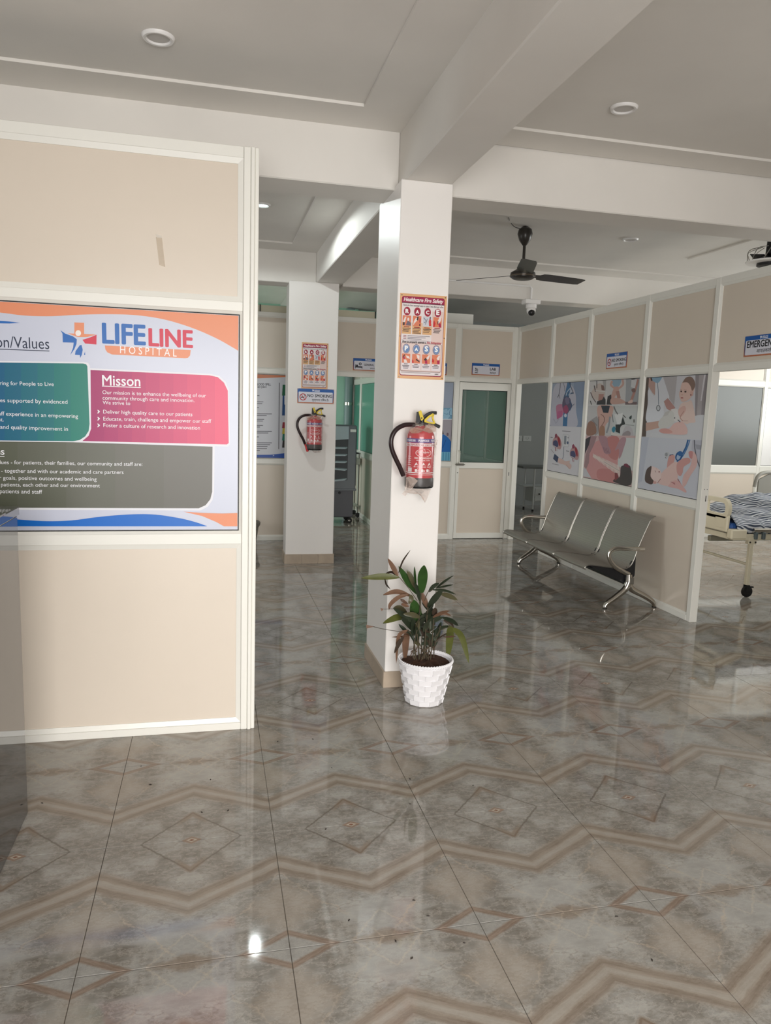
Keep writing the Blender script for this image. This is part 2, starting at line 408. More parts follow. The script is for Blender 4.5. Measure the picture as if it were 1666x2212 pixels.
strmesh('wall_outer_right', w, M_wall)
strmesh('wall_outer_back', MB().box(-4.2, 8.6, 12.2, 12.4, 0, 3.06), M_grey)

# ---- framed partitions.  local frame: u along the wall, d into its thickness, z up
class Part:
    def __init__(s, name, kind, pos, thick=0.06):
        s.kind = kind; s.pos = pos; s.t = thick
        s.root = struct(empty(name, (0, 0, 0)))
    def W(s, u, d, z): return (u, s.pos+d, z) if s.kind == 'Y' else (s.pos+d, u, z)
    def bx(s, name, u0, u1, z0, z1, d0=0.0, d1=None, m=M_frame, r=0.002, parent=None):
        d1 = s.t if d1 is None else d1
        b = MB()
        if s.kind == 'Y': b.bbox(u0, u1, s.pos+d0, s.pos+d1, z0, z1, r)
        else: b.bbox(s.pos+d0, s.pos+d1, u0, u1, z0, z1, r)
        return b.build(name, m, parent or s.root)
    def panel(s, u0, u1, z0, z1, m=M_cream, bead=0.016, rec=0.016, name='panel', gasket=False):
        s.bx(name, u0, u1, z0, z1, rec, s.t-rec, m, 0.0005)
        b = MB(); q = bead; zz = 0.0
        out = [(u0, z0), (u1, z0), (u1, z1), (u0, z1)]; inn = [(u0+q, z0+q), (u1-q, z0+q), (u1-q, z1-q), (u0+q, z1-q)]
        for i in range(4):
            j = (i+1) % 4
            b.add([s.W(out[i][0], 0.003, out[i][1]), s.W(out[j][0], 0.003, out[j][1]), s.W(inn[j][0], rec-0.0045, inn[j][1]), s.W(inn[i][0], rec-0.0045, inn[i][1])], [(0, 1, 2, 3)])
            b.add([s.W(inn[j][0], rec-0.0045, inn[j][1]), s.W(inn[i][0], rec-0.0045, inn[i][1]), s.W(inn[i][0], rec, inn[i][1]), s.W(inn[j][0], rec, inn[j][1])], [(0, 1, 2, 3)])
        b.build('bead', M_gasket if gasket == 2 else M_frame, s.root)
        if gasket:
            g = MB(); k = q+0.005; i2 = [(u0+k, z0+k), (u1-k, z0+k), (u1-k, z1-k), (u0+k, z1-k)]
            for i in range(4):
                j = (i+1) % 4
                g.add([s.W(inn[i][0], rec-0.001, inn[i][1]), s.W(inn[j][0], rec-0.001, inn[j][1]), s.W(i2[j][0], rec-0.001, i2[j][1]), s.W(i2[i][0], rec-0.001, i2[i][1])], [(0, 1, 2, 3)])
            g.build('gasket', M_gasket, s.root)
# left partition
YL = 3.503
pl = Part('wall_left', 'Y', YL)
for k, (a, b, d0) in enumerate(((0.137, 0.168, -0.006), (0.1685, 0.186, -0.012), (0.1865, 0.204, -0.004))):
    pl.bx('post', a, b, 0, 2.70, d0, 0.066, r=0.003)
pl.bx('post', -2.5, -2.44, 0, 2.70); pl.bx('post', -1.36, -1.30, 0, 2.70)
for a, b in ((-2.44, -1.36), (-1.30, 0.1365)):
    pl.bx('top_rail', a, b, 2.652, 2.70); pl.bx('upper_rail', a, b, 1.992, 2.034); pl.bx('lower_rail', a, b, 0.922, 0.972); pl.bx('bottom_rail', a, b, 0, 0.036, -0.004)
    pl.panel(a, b, 2.034, 2.652, bead=0.024); pl.panel(a, b, 0.972, 1.992, m=M_white, name='sign_backing', bead=0.012, gasket=True); pl.panel(a, b, 0.036, 0.922, bead=0.022)
# right partition
XR = 3.65
pr = Part('wall_right', 'X', XR)
def post_x(y0, y1, z0=0.0, z1=2.62): return pr.bx('post', y0, y1, z0, z1, -0.002, 0.062)
post_x(4.925, 4.975); post_x(5.835, 5.895); post_x(6.83, 6.89); post_x(7.665, 7.725); post_x(8.60, 8.655)
for a, b, lab in ((3.60, 4.925, 0), (4.975, 5.835, 1), (5.895, 6.83, 1), (6.89, 7.665, 1), (7.725, 8.60, 0)):
    pr.bx('top_rail', a, b, 2.57, 2.62); pr.bx('upper_rail', a, b, 1.935, 1.982)
    pr.panel(a, b, 1.982, 2.57, bead=0.016)
    if lab:
        pr.bx('lower_rail', a, b, 0.892, 0.945); pr.bx('bottom_rail', a, b, 0, 0.045, -0.003)
        pr.panel(a, b, 0.945, 1.935, m=M_white, name='poster_backing', bead=0.012, gasket=True); pr.panel(a, b, 0.045, 0.892, bead=0.016)
# wall beyond the emergency opening, off to the right
pr.bx('post', 3.54, 3.60, 0, 2.62); pr.bx('wall_panel', -1.5, 3.54, 0, 2.62, 0.01, 0.05, M_cream)
# lock slot and screw holes in the post that ends the partition
g = MB(); g.box(3.688, 3.694, 4.9238, 4.9252, 0.955, 1.0); g.box(3.671, 3.675, 4.9238, 4.9252, 1.045, 1.051); g.box(3.694, 3.698, 4.9238, 4.9252, 1.045, 1.051)
g.build('strike_plate', M_black, pr.root)
# back partition
YB = 8.66
pb = Part('wall_back', 'Y', YB)
for a, b in ((-0.06, 0.0), (0.845, 0.905), (1.225, 1.285), (1.98, 2.04)): pb.bx('post', a, b, 0, 2.62, -0.002, 0.062)
pb.bx('post', 2.872, 2.928, 0, 2.62, -0.002, 0.062); pb.bx('post', 3.602, 3.648, 0, 2.62, -0.002, 0.062)
for a, b, kind in ((-1.2, -0.06, 'p'), (0.0, 0.845, 'p'), (0.905, 1.225, 'c'), (1.285, 1.98, 'o'), (2.04, 2.872, 'p'), (2.928, 3.602, 'd')):
    pb.bx('top_rail', a, b, 2.575, 2.62); pb.bx('upper_rail', a, b, 1.94, 1.99); pb.panel(a, b, 1.99, 2.575, bead=0.014)
    if kind in 'pc':
        pb.bx('lower_rail', a, b, 0.905, 0.955); pb.bx('bottom_rail', a, b, 0, 0.05, -0.003)
        pb.panel(a, b, 0.05, 0.905, bead=0.016)
        pb.panel(a, b, 0.955, 1.94, m=M_white if kind == 'p' else M_cream, name='poster_backing' if kind == 'p' else 'panel', bead=0.012, gasket=(kind == 'p'))
# glass strip with green edge standing on the back partition
M_gedge = mat('green_glass_edge', (150, 205, 180), 0.15)
M_strip = mat('cream_backing_strip', (206, 200, 176), 0.4)
gs = MB(); gs.box(0.40, 1.86, YB+0.02, YB+0.028, 2.622, 2.695)
go = gs.build('glass_strip', M_strip, pb.root); MB().box(0.40, 1.86, YB+0.018, YB+0.030, 2.695, 2.701).build('green_edge', M_gedge, go)
for x in (0.53, 1.86): MB().bbox(x-0.006, x+0.006, YB+0.012, YB+0.034, 2.622, 2.70, 0.001).build('clip', M_black, go)
# pale box standing behind the partition top, right of the near column
MB().bbox(2.2, 3.17, YB+0.30, YB+0.36, 2.50, 2.78, 0.004).build('back_panel', M_frame, pb.root)

# ---- laboratory door
d1 = struct(empty('door_1', (2.93, YB, 0)))
def dbx(name, u0, u1, z0, z1, d0=0.004, d1_=0.046, m=M_frame, r=0.002, parent=None): return MB().bbox(u0, u1, YB+d0, YB+d1_, z0, z1, r).build(name, m, parent or d1)
dbx('stile', 2.934, 2.972, 0.006, 1.934); dbx('stile', 3.556, 3.598, 0.006, 1.934)
dbx('top_rail', 2.972, 3.556, 1.845, 1.934); dbx('middle_rail', 2.972, 3.556, 0.885, 0.958); dbx('bottom_rail', 2.972, 3.556, 0.006, 0.075)
dbx('panel', 2.972, 3.556, 0.075, 0.885, 0.018, 0.032, M_cream, 0.0005)
M_dglass = mat('green_tinted_glass', (120, 150, 138), 0.03, alpha=0.30, spec=0.6)
dbx('glass_pane', 2.972, 3.556, 0.958, 1.845, 0.022, 0.028, M_dglass, 0.0005)
gk = MB()
for a in ((2.972, 3.556, 1.839, 1.845), (2.972, 3.556, 0.958, 0.964), (2.972, 2.978, 0.964, 1.839), (3.550, 3.556, 0.964, 1.839)): gk.box(a[0], a[1], YB+0.012, YB+0.0215, a[2], a[3])
gk.build('gasket', M_gasket, d1)
hd = MB(); hd.tube([(2.958, YB-0.002, 0.955), (2.958, YB-0.035, 0.955), (2.958, YB-0.035, 1.10), (2.958, YB-0.002, 1.10)], 0.008, 8)
hd.build('pull_handle', mat('cream_handle', (222, 218, 204), 0.3), d1, True)
tb = MB(); tb.bbox(2.925, 3.03, YB-0.006, YB+0.004, 0.918, 0.946, 0.002); tb.tube([(2.915, YB-0.012, 0.932), (3.04, YB-0.012, 0.932)], 0.005, 8); tb.bbox(2.985, 2.993, YB-0.03, YB-0.010, 0.928, 0.936, 0.001)
tb.build('tower_bolt', M_steel, d1)
MB().lathe([(0.005, -0.002), (0.005, 0.006)], (2.954, YB, 0.83), 10, axis='y').build('lock_cylinder', M_black, d1)
# jamb with bolt hole to the right of the door
MB().box(3.625, 3.632, YB-0.0035, YB-0.002, 0.80, 0.845).build('strike_slot', M_black, pb.root)

# ---- laboratory side wall seen through the door glass (also closes the room with the trolley)
pv = Part('wall_laboratory', 'X', 3.66)
for a in (8.72, 9.62, 10.55, 11.5): pv.bx('post', a, a+0.05, 0, 2.62, -0.002)
for a, b in ((8.77, 9.62), (9.67, 10.55), (10.60, 11.5)):
    pv.bx('top_rail', a, b, 2.57, 2.62); pv.bx('upper_rail', a, b, 1.935, 1.985); pv.bx('lower_rail', a, b, 0.885, 0.945); pv.bx('bottom_rail', a, b, 0, 0.05)
    pv.panel(a, b, 1.985, 2.57); pv.panel(a, b, 0.05, 0.885); pv.panel(a, b, 0.945, 1.935, m=mat('sage_glass', (150, 182, 166), 0.2), name='glass_pane', bead=0.012, gasket=True)
# back wall of laboratory and trolley room
strmesh('wall_laboratory_back', MB().box(2.1, 3.655, 11.55, 11.6, 0, 3.06), M_mint)
strmesh('wall_trolley_room', MB().box(3.73, 8.4, 11.9, 12.0, 0, 3.06), M_grey)
# ---- general ward: mint back wall, duct pillar, partition with green window
strmesh('wall_ward', MB().box(-1.2, 2.16, 11.3, 11.36, 0, 3.06), M_mint)
strmesh('wall_ward_left', MB().box(-1.26, -1.2, 8.73, 9.4, 0, 3.06), M_mint)
pw = Part('wall_ward_right', 'X', 2.10)
pw.bx('post', 8.72, 8.77, 0, 2.62); pw.bx('post', 9.30, 9.35, 0, 2.62); pw.bx('post', 10.66, 10.72, 0, 2.62); pw.bx('post', 11.24, 11.30, 0, 2.62)
for a, b in ((8.77, 9.30), (9.35, 10.66), (10.72, 11.24)):
    pw.bx('top_rail', a, b, 2.57, 2.62); pw.bx('upper_rail', a, b, 1.935, 2.0); pw.bx('lower_rail', a, b, 0.885, 0.955); pw.bx('bottom_rail', a, b, 0, 0.05)
    pw.panel(a, b, 2.0, 2.57); pw.panel(a, b, 0.05, 0.885); pw.panel(a, b, 0.955, 1.935, m=M_green_glass, name='frosted_pane', bead=0.012, gasket=True)
# ---- emergency room: partition with a grey frosted window
pe = Part('wall_emergency', 'Y', 8.66)
for a in (4.55, 5.75, 7.24): pe.bx('post', a, a+0.05, 0, 2.62)
for a, b in ((4.60, 5.75), (5.80, 7.24), (7.29, 8.38)):
    pe.bx('top_rail', a, b, 2.57, 2.62); pe.bx('upper_rail', a, b, 2.04, 2.11); pe.bx('lower_rail', a, b, 0.88, 0.97); pe.bx('bottom_rail', a, b, 0, 0.05)
    pe.panel(a, b, 2.11, 2.57); pe.panel(a, b, 0.05, 0.88); pe.panel(a, b, 0.97, 2.04, m=M_frost if b < 7.25 else M_white, name='frosted_pane', bead=0.012, gasket=True)

# ================================================================== THINGS
# ------------------------------------------------------------------ printed boards
def crop(x0, y0, sc, kind, val):
    return (lambda x, y: onY(x0+x/sc, y0+y/sc, val)) if kind == 'Y' else (lambda x, y: onX(x0+x/sc, y0+y/sc, val))
def sheet(name, kind, pos, u0, u1, z0, z1, label, cat, col=(214, 216, 228), t=0.003, group=None, rough=0.3):
    """thin printed board, its front face at pos; returns (thing, clip limits)"""
    b = MB()
    if kind == 'Y': b.bbox(u0, u1, pos, pos+t, z0, z1, 0.0006); base = ((u0+u1)/2, pos+t/2, z0); ax = 0
    else: b.bbox(pos, pos+t, u0, u1, z0, z1, 0.0006); base = (pos+t/2, (u0+u1)/2, z0); ax = 1
    o = empty(name, base); tag(o, label, cat, group)
    b.build('board', mat('board_%02x%02x%02x' % col, col, rough), o)
    e = 0.0008
    return o, ((ax, 1, u0+e), (ax, -1, u1-e), (2, 1, z0+e), (2, -1, z1-e))
def rrect(x0, y0, x1, y1, r, rs=None):
    rs = rs or (r, r, r, r); out = []
    for (cx, cy, a0, rr) in ((x1-rs[1], y0+rs[1], -90, rs[1]), (x1-rs[2], y1-rs[2], 0, rs[2]), (x0+rs[3], y1-rs[3], 90, rs[3]), (x0+rs[0], y0+rs[0], 180, rs[0])):
        for k in range(7):
            a = math.radians(a0+90*k/6); out.append((cx+rr*math.cos(a), cy+rr*math.sin(a)))
    return out

# ---- large mission board in the left partition
SY = YL+0.0128
so, cl = sheet('mission_board', 'Y', SY, -1.282, 0.1185, 0.990, 1.974, 'large printed mission and values board with hospital logo in left partition', 'sign board', (198, 202, 218))
A = Art(crop(0, 640, 2.975, 'Y', SY), (0, -1, 0), cl)
ORG, BLU, RED = (226, 142, 104), (28, 100, 178), (206, 44, 72)
wave = [tuple(p) for p in spline([(-2400, 60), (-1500, 150), (-900, 60), (-300, 78), (0, 105), (160, 124), (330, 128), (520, 118), (700, 115), (880, 122), (1060, 150), (1240, 205), (1400, 275), (1540, 355), (1600, 390)], 6)]
A.poly([(-2400, -400), (1600, -400)]+wave[::-1], ORG)
A.poly([(-800, 40), (0, 158), (60, 162), (130, 171), (60, 175), (-100, 172), (-700, 130)], BLU)
A.text('Mission/Values', (-205, 320), (318, 340), (28, 40, 66), 0.006, 1.25); A.line([(-205, 332), (318, 352)], 5, (28, 40, 66))
# logo: cross made of a figure with raised arms
A.poly([(478, 168), (541, 170), (541, 242), (620, 246), (560, 262), (500, 262), (436, 238), (478, 240)], ORG)
A.poly([(388, 218), (420, 240), (470, 258), (494, 276), (492, 306), (478, 340), (452, 378), (470, 330), (474, 298), (404, 296), (402, 240)], BLU)
A.poly([(530, 280), (575, 266), (621, 247), (620, 310), (548, 304)], RED)
A.poly([(512, 316), (524, 312), (532, 344), (526, 376), (516, 397), (514, 378), (482, 376), (486, 352)], BLU)
A.poly([(540, 376), (546, 356), (548, 377)], BLU)
A.ell(503, 237, 18, 19, (236, 230, 226))
A.text('LIFE', (657, 299), (938, 312), BLU, 0.035, 1.12); A.text('LINE', (955, 317), (1241, 330), RED, 0.035, 1.12)
A.poly([(674, 316), (1226, 346), (1222, 380), (1208, 396), (1190, 398), (720, 374), (690, 360), (678, 342)], ORG)
A.text('H O S P I T A L', (772, 366), (1136, 388), (244, 240, 240), 0.004, 1.25)
# panels, each with a white keyline
W_ = (226, 226, 232)
def rr_pts(top_l, top_r, bot_r, bot_l, rtr, rbr, grow=0):
    return
A.poly([(-2400, 388), (540, 422), (566, 428), (578, 446), (586, 830), (580, 880), (556, 915), (516, 944), (-2400, 900)], W_)
A.poly([(570, 462), (1350, 498), (1410, 512), (1450, 548), (1472, 600), (1478, 952), (1466, 966), (520, 940), (580, 880)], W_)
A.poly([(-2400, 930), (1380, 962), (1376, 1260), (1366, 1310), (1336, 1352), (1290, 1376), (1200, 1376), (-2400, 1366)], W_)
tl = [(-2400, 398), (535, 432), (554, 437), (562, 450), (576, 820), (570, 866), (548, 900), (512, 924), (470, 931), (-2400, 905)]
def vgrad(A, outline, x0, x1, c0, c1, n=10):
    for k in range(n):
        a = x0+(x1-x0)*k/n if k else -1e5; b = x0+(x1-x0)*(k+1)/n if k < n-1 else 1e5
        pts = [Vector(p) for p in outline]
        for sg, lim in ((1, a), (-1, b)):
            out = []
            for i, q in enumerate(pts):
                p = pts[i-1]; dp = sg*(p.x-lim); dq = sg*(q.x-lim)
                if dp*dq < 0: out.append(p+(q-p)*(dp/(dp-dq)))
                if dq >= 0: out.append(q)
            pts = out
        if len(pts) > 2: A.poly([tuple(p) for p in pts], tuple(int(c0[i]+(c1[i]-c0[i])*(k+0.5)/n) for i in range(3)))
vgrad(A, tl, -500, 560, (20, 66, 150), (0, 124, 104))
vgrad(A, [(582, 474), (1346, 508), (1400, 520), (1440, 556), (1464, 606), (1470, 944), (1458, 952), (530, 930), (570, 896), (586, 850)], 582, 1470, (158, 32, 98), (228, 78, 112))
vgrad(A, [(-2400, 905), (470, 938), (1366, 966), (1364, 1256), (1352, 1304), (1322, 1342), (1278, 1362), (-2400, 1352)], -200, 1366, (84, 88, 72), (104, 102, 96), 5)
A.poly([(-2400, 1478)]+[tuple(p) for p in spline([(-2400, 1460), (-1200, 1380), (-500, 1420), (0, 1424), (130, 1435), (300, 1445), (460, 1440), (650, 1416), (850, 1401), (1000, 1403), (1150, 1425), (1250, 1449), (1330, 1476)], 5)]+[(1330, 1478)], (12, 104, 196))
A.poly([(1180, 1384), (1300, 1392), (1430, 1396), (1600, 1390), (1600, 1478), (1440, 1478), (1390, 1450), (1300, 1412)], ORG)
WT = (236, 236, 240)
A.text('Misson', (658, 572), (903, 578), WT, 0.012, 1.1); A.line([(656, 577), (905, 587)], 5, WT)
for t, p0, p1 in (('Our mission is to enhance the wellbeing of our', (659, 628), (1324, 650)), ('community through care and innovation.', (660, 664), (1250, 681)), ('We strive to', (661, 694), (838, 699)),
                  ('Deliver high quality care to our patients', (664, 753), (1237, 771)), ('Educate, train, challenge and empower our staff', (665, 798), (1358, 815)), ('Foster a culture of research and innovation', (665, 840), (1286, 857)),
                  ('Caring for People to Live', (-45, 569), (347, 577)), ('outcomes supported by evidenced', (-128, 677), (435, 691)), ('staff experience in an empowering', (-36, 764), (503, 783)), ('environment.', (-180, 800), (25, 804)), ('research and quality improvement in', (-150, 846), (438, 865)),
                  ('Values', (-150, 1014), (30, 1018)), ('Our values - for patients, their families, our community and staff are:', (-110, 1076), (916, 1090)), ('Work - together and with our academic and care partners', (-100, 1131), (795, 1142)), ('our goals, positive outcomes and wellbeing', (-46, 1177), (622, 1186)), ('our patients, each other and our environment', (-60, 1220), (643, 1228)), ('to our patients and staff', (-120, 1263), (273, 1268))):
    A.text(t, p0, p1, WT, 0.006 if t != 'Values' else 0.012)
A.line([(-150, 1026), (30, 1029)], 4, WT)
for y in (741, 786, 829): A.poly([(626, y-11), (632, y-11), (644, y), (632, y+12), (626, y+12), (632, y)], WT)
A.build('print', so)

# ---- fire safety posters on the columns
def fire_poster(label):
    o, cl = sheet('fire_safety_poster', 'Y', 3.9345, 0.976, 1.236, 1.744, 2.190, label, 'poster', (222, 172, 124), 0.003)
    F = lambda x, y: Vector((0.976+0.260*x, 3.9345, 2.190-0.446*y))     # poster units 0..1
    A = Art(F, (0, -1, 0), cl); A.mute = 0.1
    def rr(x0, y0, x1, y1, r, c):
        k = 0.446/0.26
        A.poly([(x0+(px-x0), y0+(py-y0*1.0)) for px, py in [((q[0]), q[1]) for q in [(a, b/k) for a, b in rrect(x0, y0*k, x1, y1*k, r)]]], c)
    rr(0.035, 0.03, 0.955, 0.965, 0.05, (150, 30, 60)); rr(0.045, 0.036, 0.945, 0.955, 0.045, (236, 226, 226))
    rr(0.045, 0.036, 0.945, 0.112, 0.04, (164, 26, 72)); A.rect(0.045, 0.085, 0.945, 0.112, (164, 26, 72)); A.rect(0.045, 0.104, 0.945, 0.112, (74, 26, 40))
    A.text('Healthcare Fire Safety', (0.075, 0.088), (0.925, 0.088), (250, 240, 240), 0.03, 1.15, 0.25)
    A.text('There are four essential steps to take if you discover a fire', (0.06, 0.145), (0.93, 0.145), (40, 30, 34), 0.02, 1.5, 0.25)
    A.rect(0.70, 0.49, 0.935, 0.56, (226, 196, 186)); A.rect(0.695, 0.19, 0.935, 0.55, (230, 204, 196))
    sk, tan, dk, sal = (238, 224, 218), (224, 172, 118), (52, 38, 40), (226, 124, 88)
    for k, ch in enumerate('RACE'):
        x = 0.055+0.219*k; c = x+0.10
        if k < 3: A.rect(x, 0.335, x+0.20, 0.470, tan)
        A.rect(x+0.01, 0.255, x+0.19, 0.375, sal if k != 2 else (206, 208, 216))
        A.ell(c, 0.205, 0.078, 0.056, (240, 216, 214)); A.ell(c, 0.205, 0.070, 0.050, (160, 24, 54))
        A.text(ch, (c-0.037, 0.226), (c+0.037, 0.226), (250, 246, 246), 0.06, 1.0)
        if k == 0: A.poly([(x+.02, .33), (x+.06, .27), (x+.09, .27), (x+.06, .34), (x+.05, .355)], sk); A.poly([(x+.02, .335), (x+.06, .335), (x+.055, .372), (x+.02, .372)], dk); A.poly([(x+.08, .372), (x+.12, .31), (x+.19, .34), (x+.19, .372)], (110, 96, 110)); A.ell(x+.13, .30, .02, .02, sk)
        if k == 1: A.poly([(x+.02, .37), (x+.03, .32), (x+.07, .28), (x+.12, .275), (x+.10, .31), (x+.05, .34)], sk); A.poly([(x+.10, .26), (x+.13, .26), (x+.12, .31), (x+.09, .30)], dk); A.rect(x+.15, .28, x+.17, .33, (180, 24, 50)); A.rect(x+.15, .345, x+.17, .37, dk)
        if k == 2: A.line([(x+.02, .27), (x+.08, .31), (x+.03, .33)], .014, (120, 122, 140)); A.line([(x+.10, .28), (x+.06, .35)], .012, (120, 122, 140)); A.poly([(x+.14, .365), (x+.13, .31), (x+.15, .27), (x+.185, .30), (x+.185, .365)], (216, 58, 56)); A.rect(x+.15, .255, x+.17, .285, (80, 60, 70))
        if k == 3: A.poly([(x+.01, .375), (x+.01, .31), (x+.03, .295), (x+.06, .33), (x+.04, .375)], (206, 40, 40)); A.poly([(x+.10, .31), (x+.14, .25), (x+.185, .25), (x+.17, .30), (x+.12, .33)], sk); A.poly([(x+.12, .33), (x+.17, .325), (x+.185, .375), (x+.14, .375)], (176, 22, 66)); A.poly([(x+.10, .305), (x+.12, .30), (x+.115, .34), (x+.10, .34)], dk)
        A.rect(c-.06, .384, c+.06, .394, (150, 34, 40))
        for q in range(3 if k != 1 else 4): A.rect(c-.085+.012*(q % 2), .402+.017*q, c+.085-.02*(q % 3), .409+.017*q, (66, 48, 46))
    for q in range(3): A.rect(0.09, 0.488+.018*q, 0.155, 0.494+.018*q, (150, 60, 70)); A.rect(0.18, 0.488+.018*q, 0.66-.09*q, 0.494+.018*q, (110, 104, 120))
    A.line([(0.055, 0.545), (0.68, 0.545)], .004, (150, 140, 150))
    rr(0.05, 0.575, 0.93, 0.915, 0.03, (168, 140, 136)); rr(0.06, 0.580, 0.92, 0.905, 0.025, (232, 208, 202))
    A.text('How to properly operate a', (0.07, 0.574), (0.58, 0.574), (44, 30, 34), 0.03, 1.3, 0.25); A.text('Fire Extinguisher', (0.60, 0.574), (0.92, 0.574), (186, 34, 54), 0.03, 1.3, 0.25)
    for k, ch in enumerate('PASS'):
        x = 0.068+0.215*k; c = x+0.095
        A.rect(x+.005, .80, x+.195, .895, (234, 224, 228)); A.rect(x+.01, .705, x+.185, .815, sal)
        A.ell(c, .645, .076, .056, (78, 62, 92)); A.ell(c, .645, .068, .050, (182, 186, 214)); A.ell(c, .647, .060, .044, (100, 134, 184))
        A.text(ch, (c-.036, .666), (c+.036, .666), (250, 250, 252), .06, 1.0)
        if k == 0: A.poly([(x+.02, .745), (x+.06, .71), (x+.07, .725), (x+.03, .76)], dk); A.poly([(x+.03, .74), (x+.07, .74), (x+.07, .775), (x+.04, .775)], (178, 24, 66)); A.poly([(x+.05, .775), (x+.10, .775), (x+.13, .812), (x+.06, .812)], sk); A.poly([(x+.09, .725), (x+.16, .735), (x+.18, .765), (x+.11, .755)], sk)
        if k == 1: A.poly([(x+.01, .812), (x+.01, .77), (x+.04, .78), (x+.05, .81)], (208, 38, 38)); A.poly([(x+.10, .71), (x+.17, .72), (x+.17, .78), (x+.12, .75)], sk); A.poly([(x+.10, .76), (x+.17, .785), (x+.17, .80), (x+.09, .775)], dk)
        if k == 2: A.poly([(x+.07, .775), (x+.12, .775), (x+.13, .815), (x+.08, .815)], (182, 18, 74)); A.poly([(x+.05, .765), (x+.09, .74), (x+.12, .77), (x+.07, .778)], dk); A.poly([(x+.10, .745), (x+.15, .71), (x+.185, .71), (x+.15, .76), (x+.12, .765)], sk)
        if k == 3: A.poly([(x+.01, .79), (x+.02, .745), (x+.06, .77), (x+.05, .80)], (210, 36, 36)); A.poly([(x+.11, .745), (x+.15, .71), (x+.185, .71), (x+.17, .76), (x+.13, .765)], sk); A.poly([(x+.12, .77), (x+.175, .77), (x+.175, .812), (x+.13, .812)], (180, 20, 70))
        A.rect(c-.04, .823, c+.04, .831, dk)
        for q in range(3 if k in (0,) else 2): A.rect(c-.075+.01*q, .842+.016*q, c+.075-.012*q, .849+.016*q, (70, 54, 58))
    A.rect(0.06, .926, .70, .930, (130, 110, 112)); A.text('NMC', (.80, .942), (.88, .942), dk, .03, 0.9)
    A.build('print', o)
    for x, z in ((0.985, 2.181), (1.227, 2.181), (0.985, 1.753), (1.227, 1.753), (0.982, 1.967), (1.230, 1.967)):
        MB().lathe([(0.003, -0.0025), (0.004, 0.0)], (x, 3.9345, z), 8, axis='y').build('screw', M_chrome, o)
    return o
fp1 = fire_poster('fire safety poster on the near column above its fire extinguisher')
def copy_tree(o, d, label=None):
    c = o.copy(); C.objects.link(c); c.location = o.location+Vector(d)
    if label: c['label'] = label
    for ch in o.children:
        k = ch.copy(); C.objects.link(k); k.parent = c
        for g in ch.children:
            q = g.copy(); C.objects.link(q); q.parent = k
    return c
fp1['group'] = 'fire safety posters on the columns'
copy_tree(fp1, (-0.125, 3.3975, 0.004), 'fire safety poster on the far column above the no smoking sign')

# ---- small door and wall signs (blue head strip, orange rim)
def plate(kind, pos, u0, z0, label, w=0.362, h=0.142, flip=1, name='wall_sign'):
    """flip=-1 when the reading direction runs towards smaller u"""
    o, cl = sheet(name, kind, pos, u0, u0+w, z0, z0+h, label, 'sign', (188, 112, 76), 0.004)
    if kind == 'Y': F = lambda x, y: Vector((u0+w*x, pos, z0+h*(1-y))); n = (0, -1, 0)
    else: F = lambda x, y: Vector((pos, u0+w*(1-x), z0+h*(1-y))); n = (-1, 0, 0)
    A = Art(F, n, cl); k = w/h
    A.poly([(0.005, 0.0), (0.995, 0.0), (0.995, 0.55), (0.975, 0.93), (0.025, 0.93), (0.005, 0.55)], (74, 84, 128))
    A.rect(0.0, 0.0, 1.0, 0.30, (30, 92, 168))
    A.poly([(a, b/ (1/k) / k * 1.0) for a, b in [(q[0], q[1]) for q in [(x_, y_) for x_, y_ in rrect(0.035, 0.22, 0.965, 0.93, 0.03)]]], (222, 222, 232))
    A.text('LIFELINE', (0.46, 0.125), (0.61, 0.125), (232, 236, 244), 0.03, 0.9); A.rect(0.46, 0.145, 0.61, 0.18, (232, 236, 244)); A.poly([(0.40, 0.06), (0.425, 0.05), (0.45, 0.07), (0.44, 0.17), (0.415, 0.19), (0.41, 0.13)], (232, 236, 244))
    return o, A
def no_smoking(A):
    k = 0.362/0.142
    cx, cy = 0.155, 0.58
    A.ell(cx, cy, 0.095, 0.095*k, (182, 40, 54)); A.ell(cx, cy, 0.072, 0.072*k, (226, 224, 232))
    A.rect(0.095, 0.57, 0.19, 0.63, (44, 44, 52)); A.line([(0.19, 0.55), (0.20, 0.45), (0.18, 0.42)], 0.016, (90, 90, 100), True)
    A.line([(0.105, 0.40), (0.205, 0.76)], 0.022, (182, 40, 54))
    A.text('NO SMOKING', (0.275, 0.57), (0.955, 0.57), (30, 30, 40), 0.025, 1.05)
    A.text('धूम्रपान निषेध है।', (0.40, 0.82), (0.86, 0.82), (40, 40, 50), 0.012, 1.05)
o, A = plate('Y', 7.332, 0.815, 1.609, 'no smoking sign on the far column below its fire safety poster'); no_smoking(A); A.build('print', o)
for x, z in ((0.822, 1.744), (1.170, 1.744), (1.170, 1.616), (0.822, 1.616)): MB().lathe([(0.003, -0.002), (0.004, 0.0)], (x, 7.332, z), 8, axis='y').build('screw', M_chrome, o)
PX = XR+0.0118
o, A = plate('X', PX, 6.155, 2.024, 'no smoking sign above the back massage posters on right partition'); no_smoking(A); A.build('print', o)
o, A = plate('X', PX, 4.254, 2.024, 'emergency sign above the opening to the room with the bed', w=0.368)
A.text('EMERGENCY', (0.07, 0.57), (0.94, 0.57), (26, 26, 36), 0.03, 1.15); A.text('आपातकालीन', (0.34, 0.84), (0.80, 0.84), (40, 40, 50), 0.012, 1.0); A.build('print', o)
PY = YB+0.0118
o, A = plate('Y', PY, 3.078, 2.026, 'lab sign with microscope symbol above the glazed lab door')
A.text('LAB', (0.645, 0.56), (0.86, 0.56), (26, 26, 36), 0.03, 1.0); A.text('लैबोरेट्री', (0.645, 0.84), (0.86, 0.84), (40, 40, 50), 0.02, 1.0)
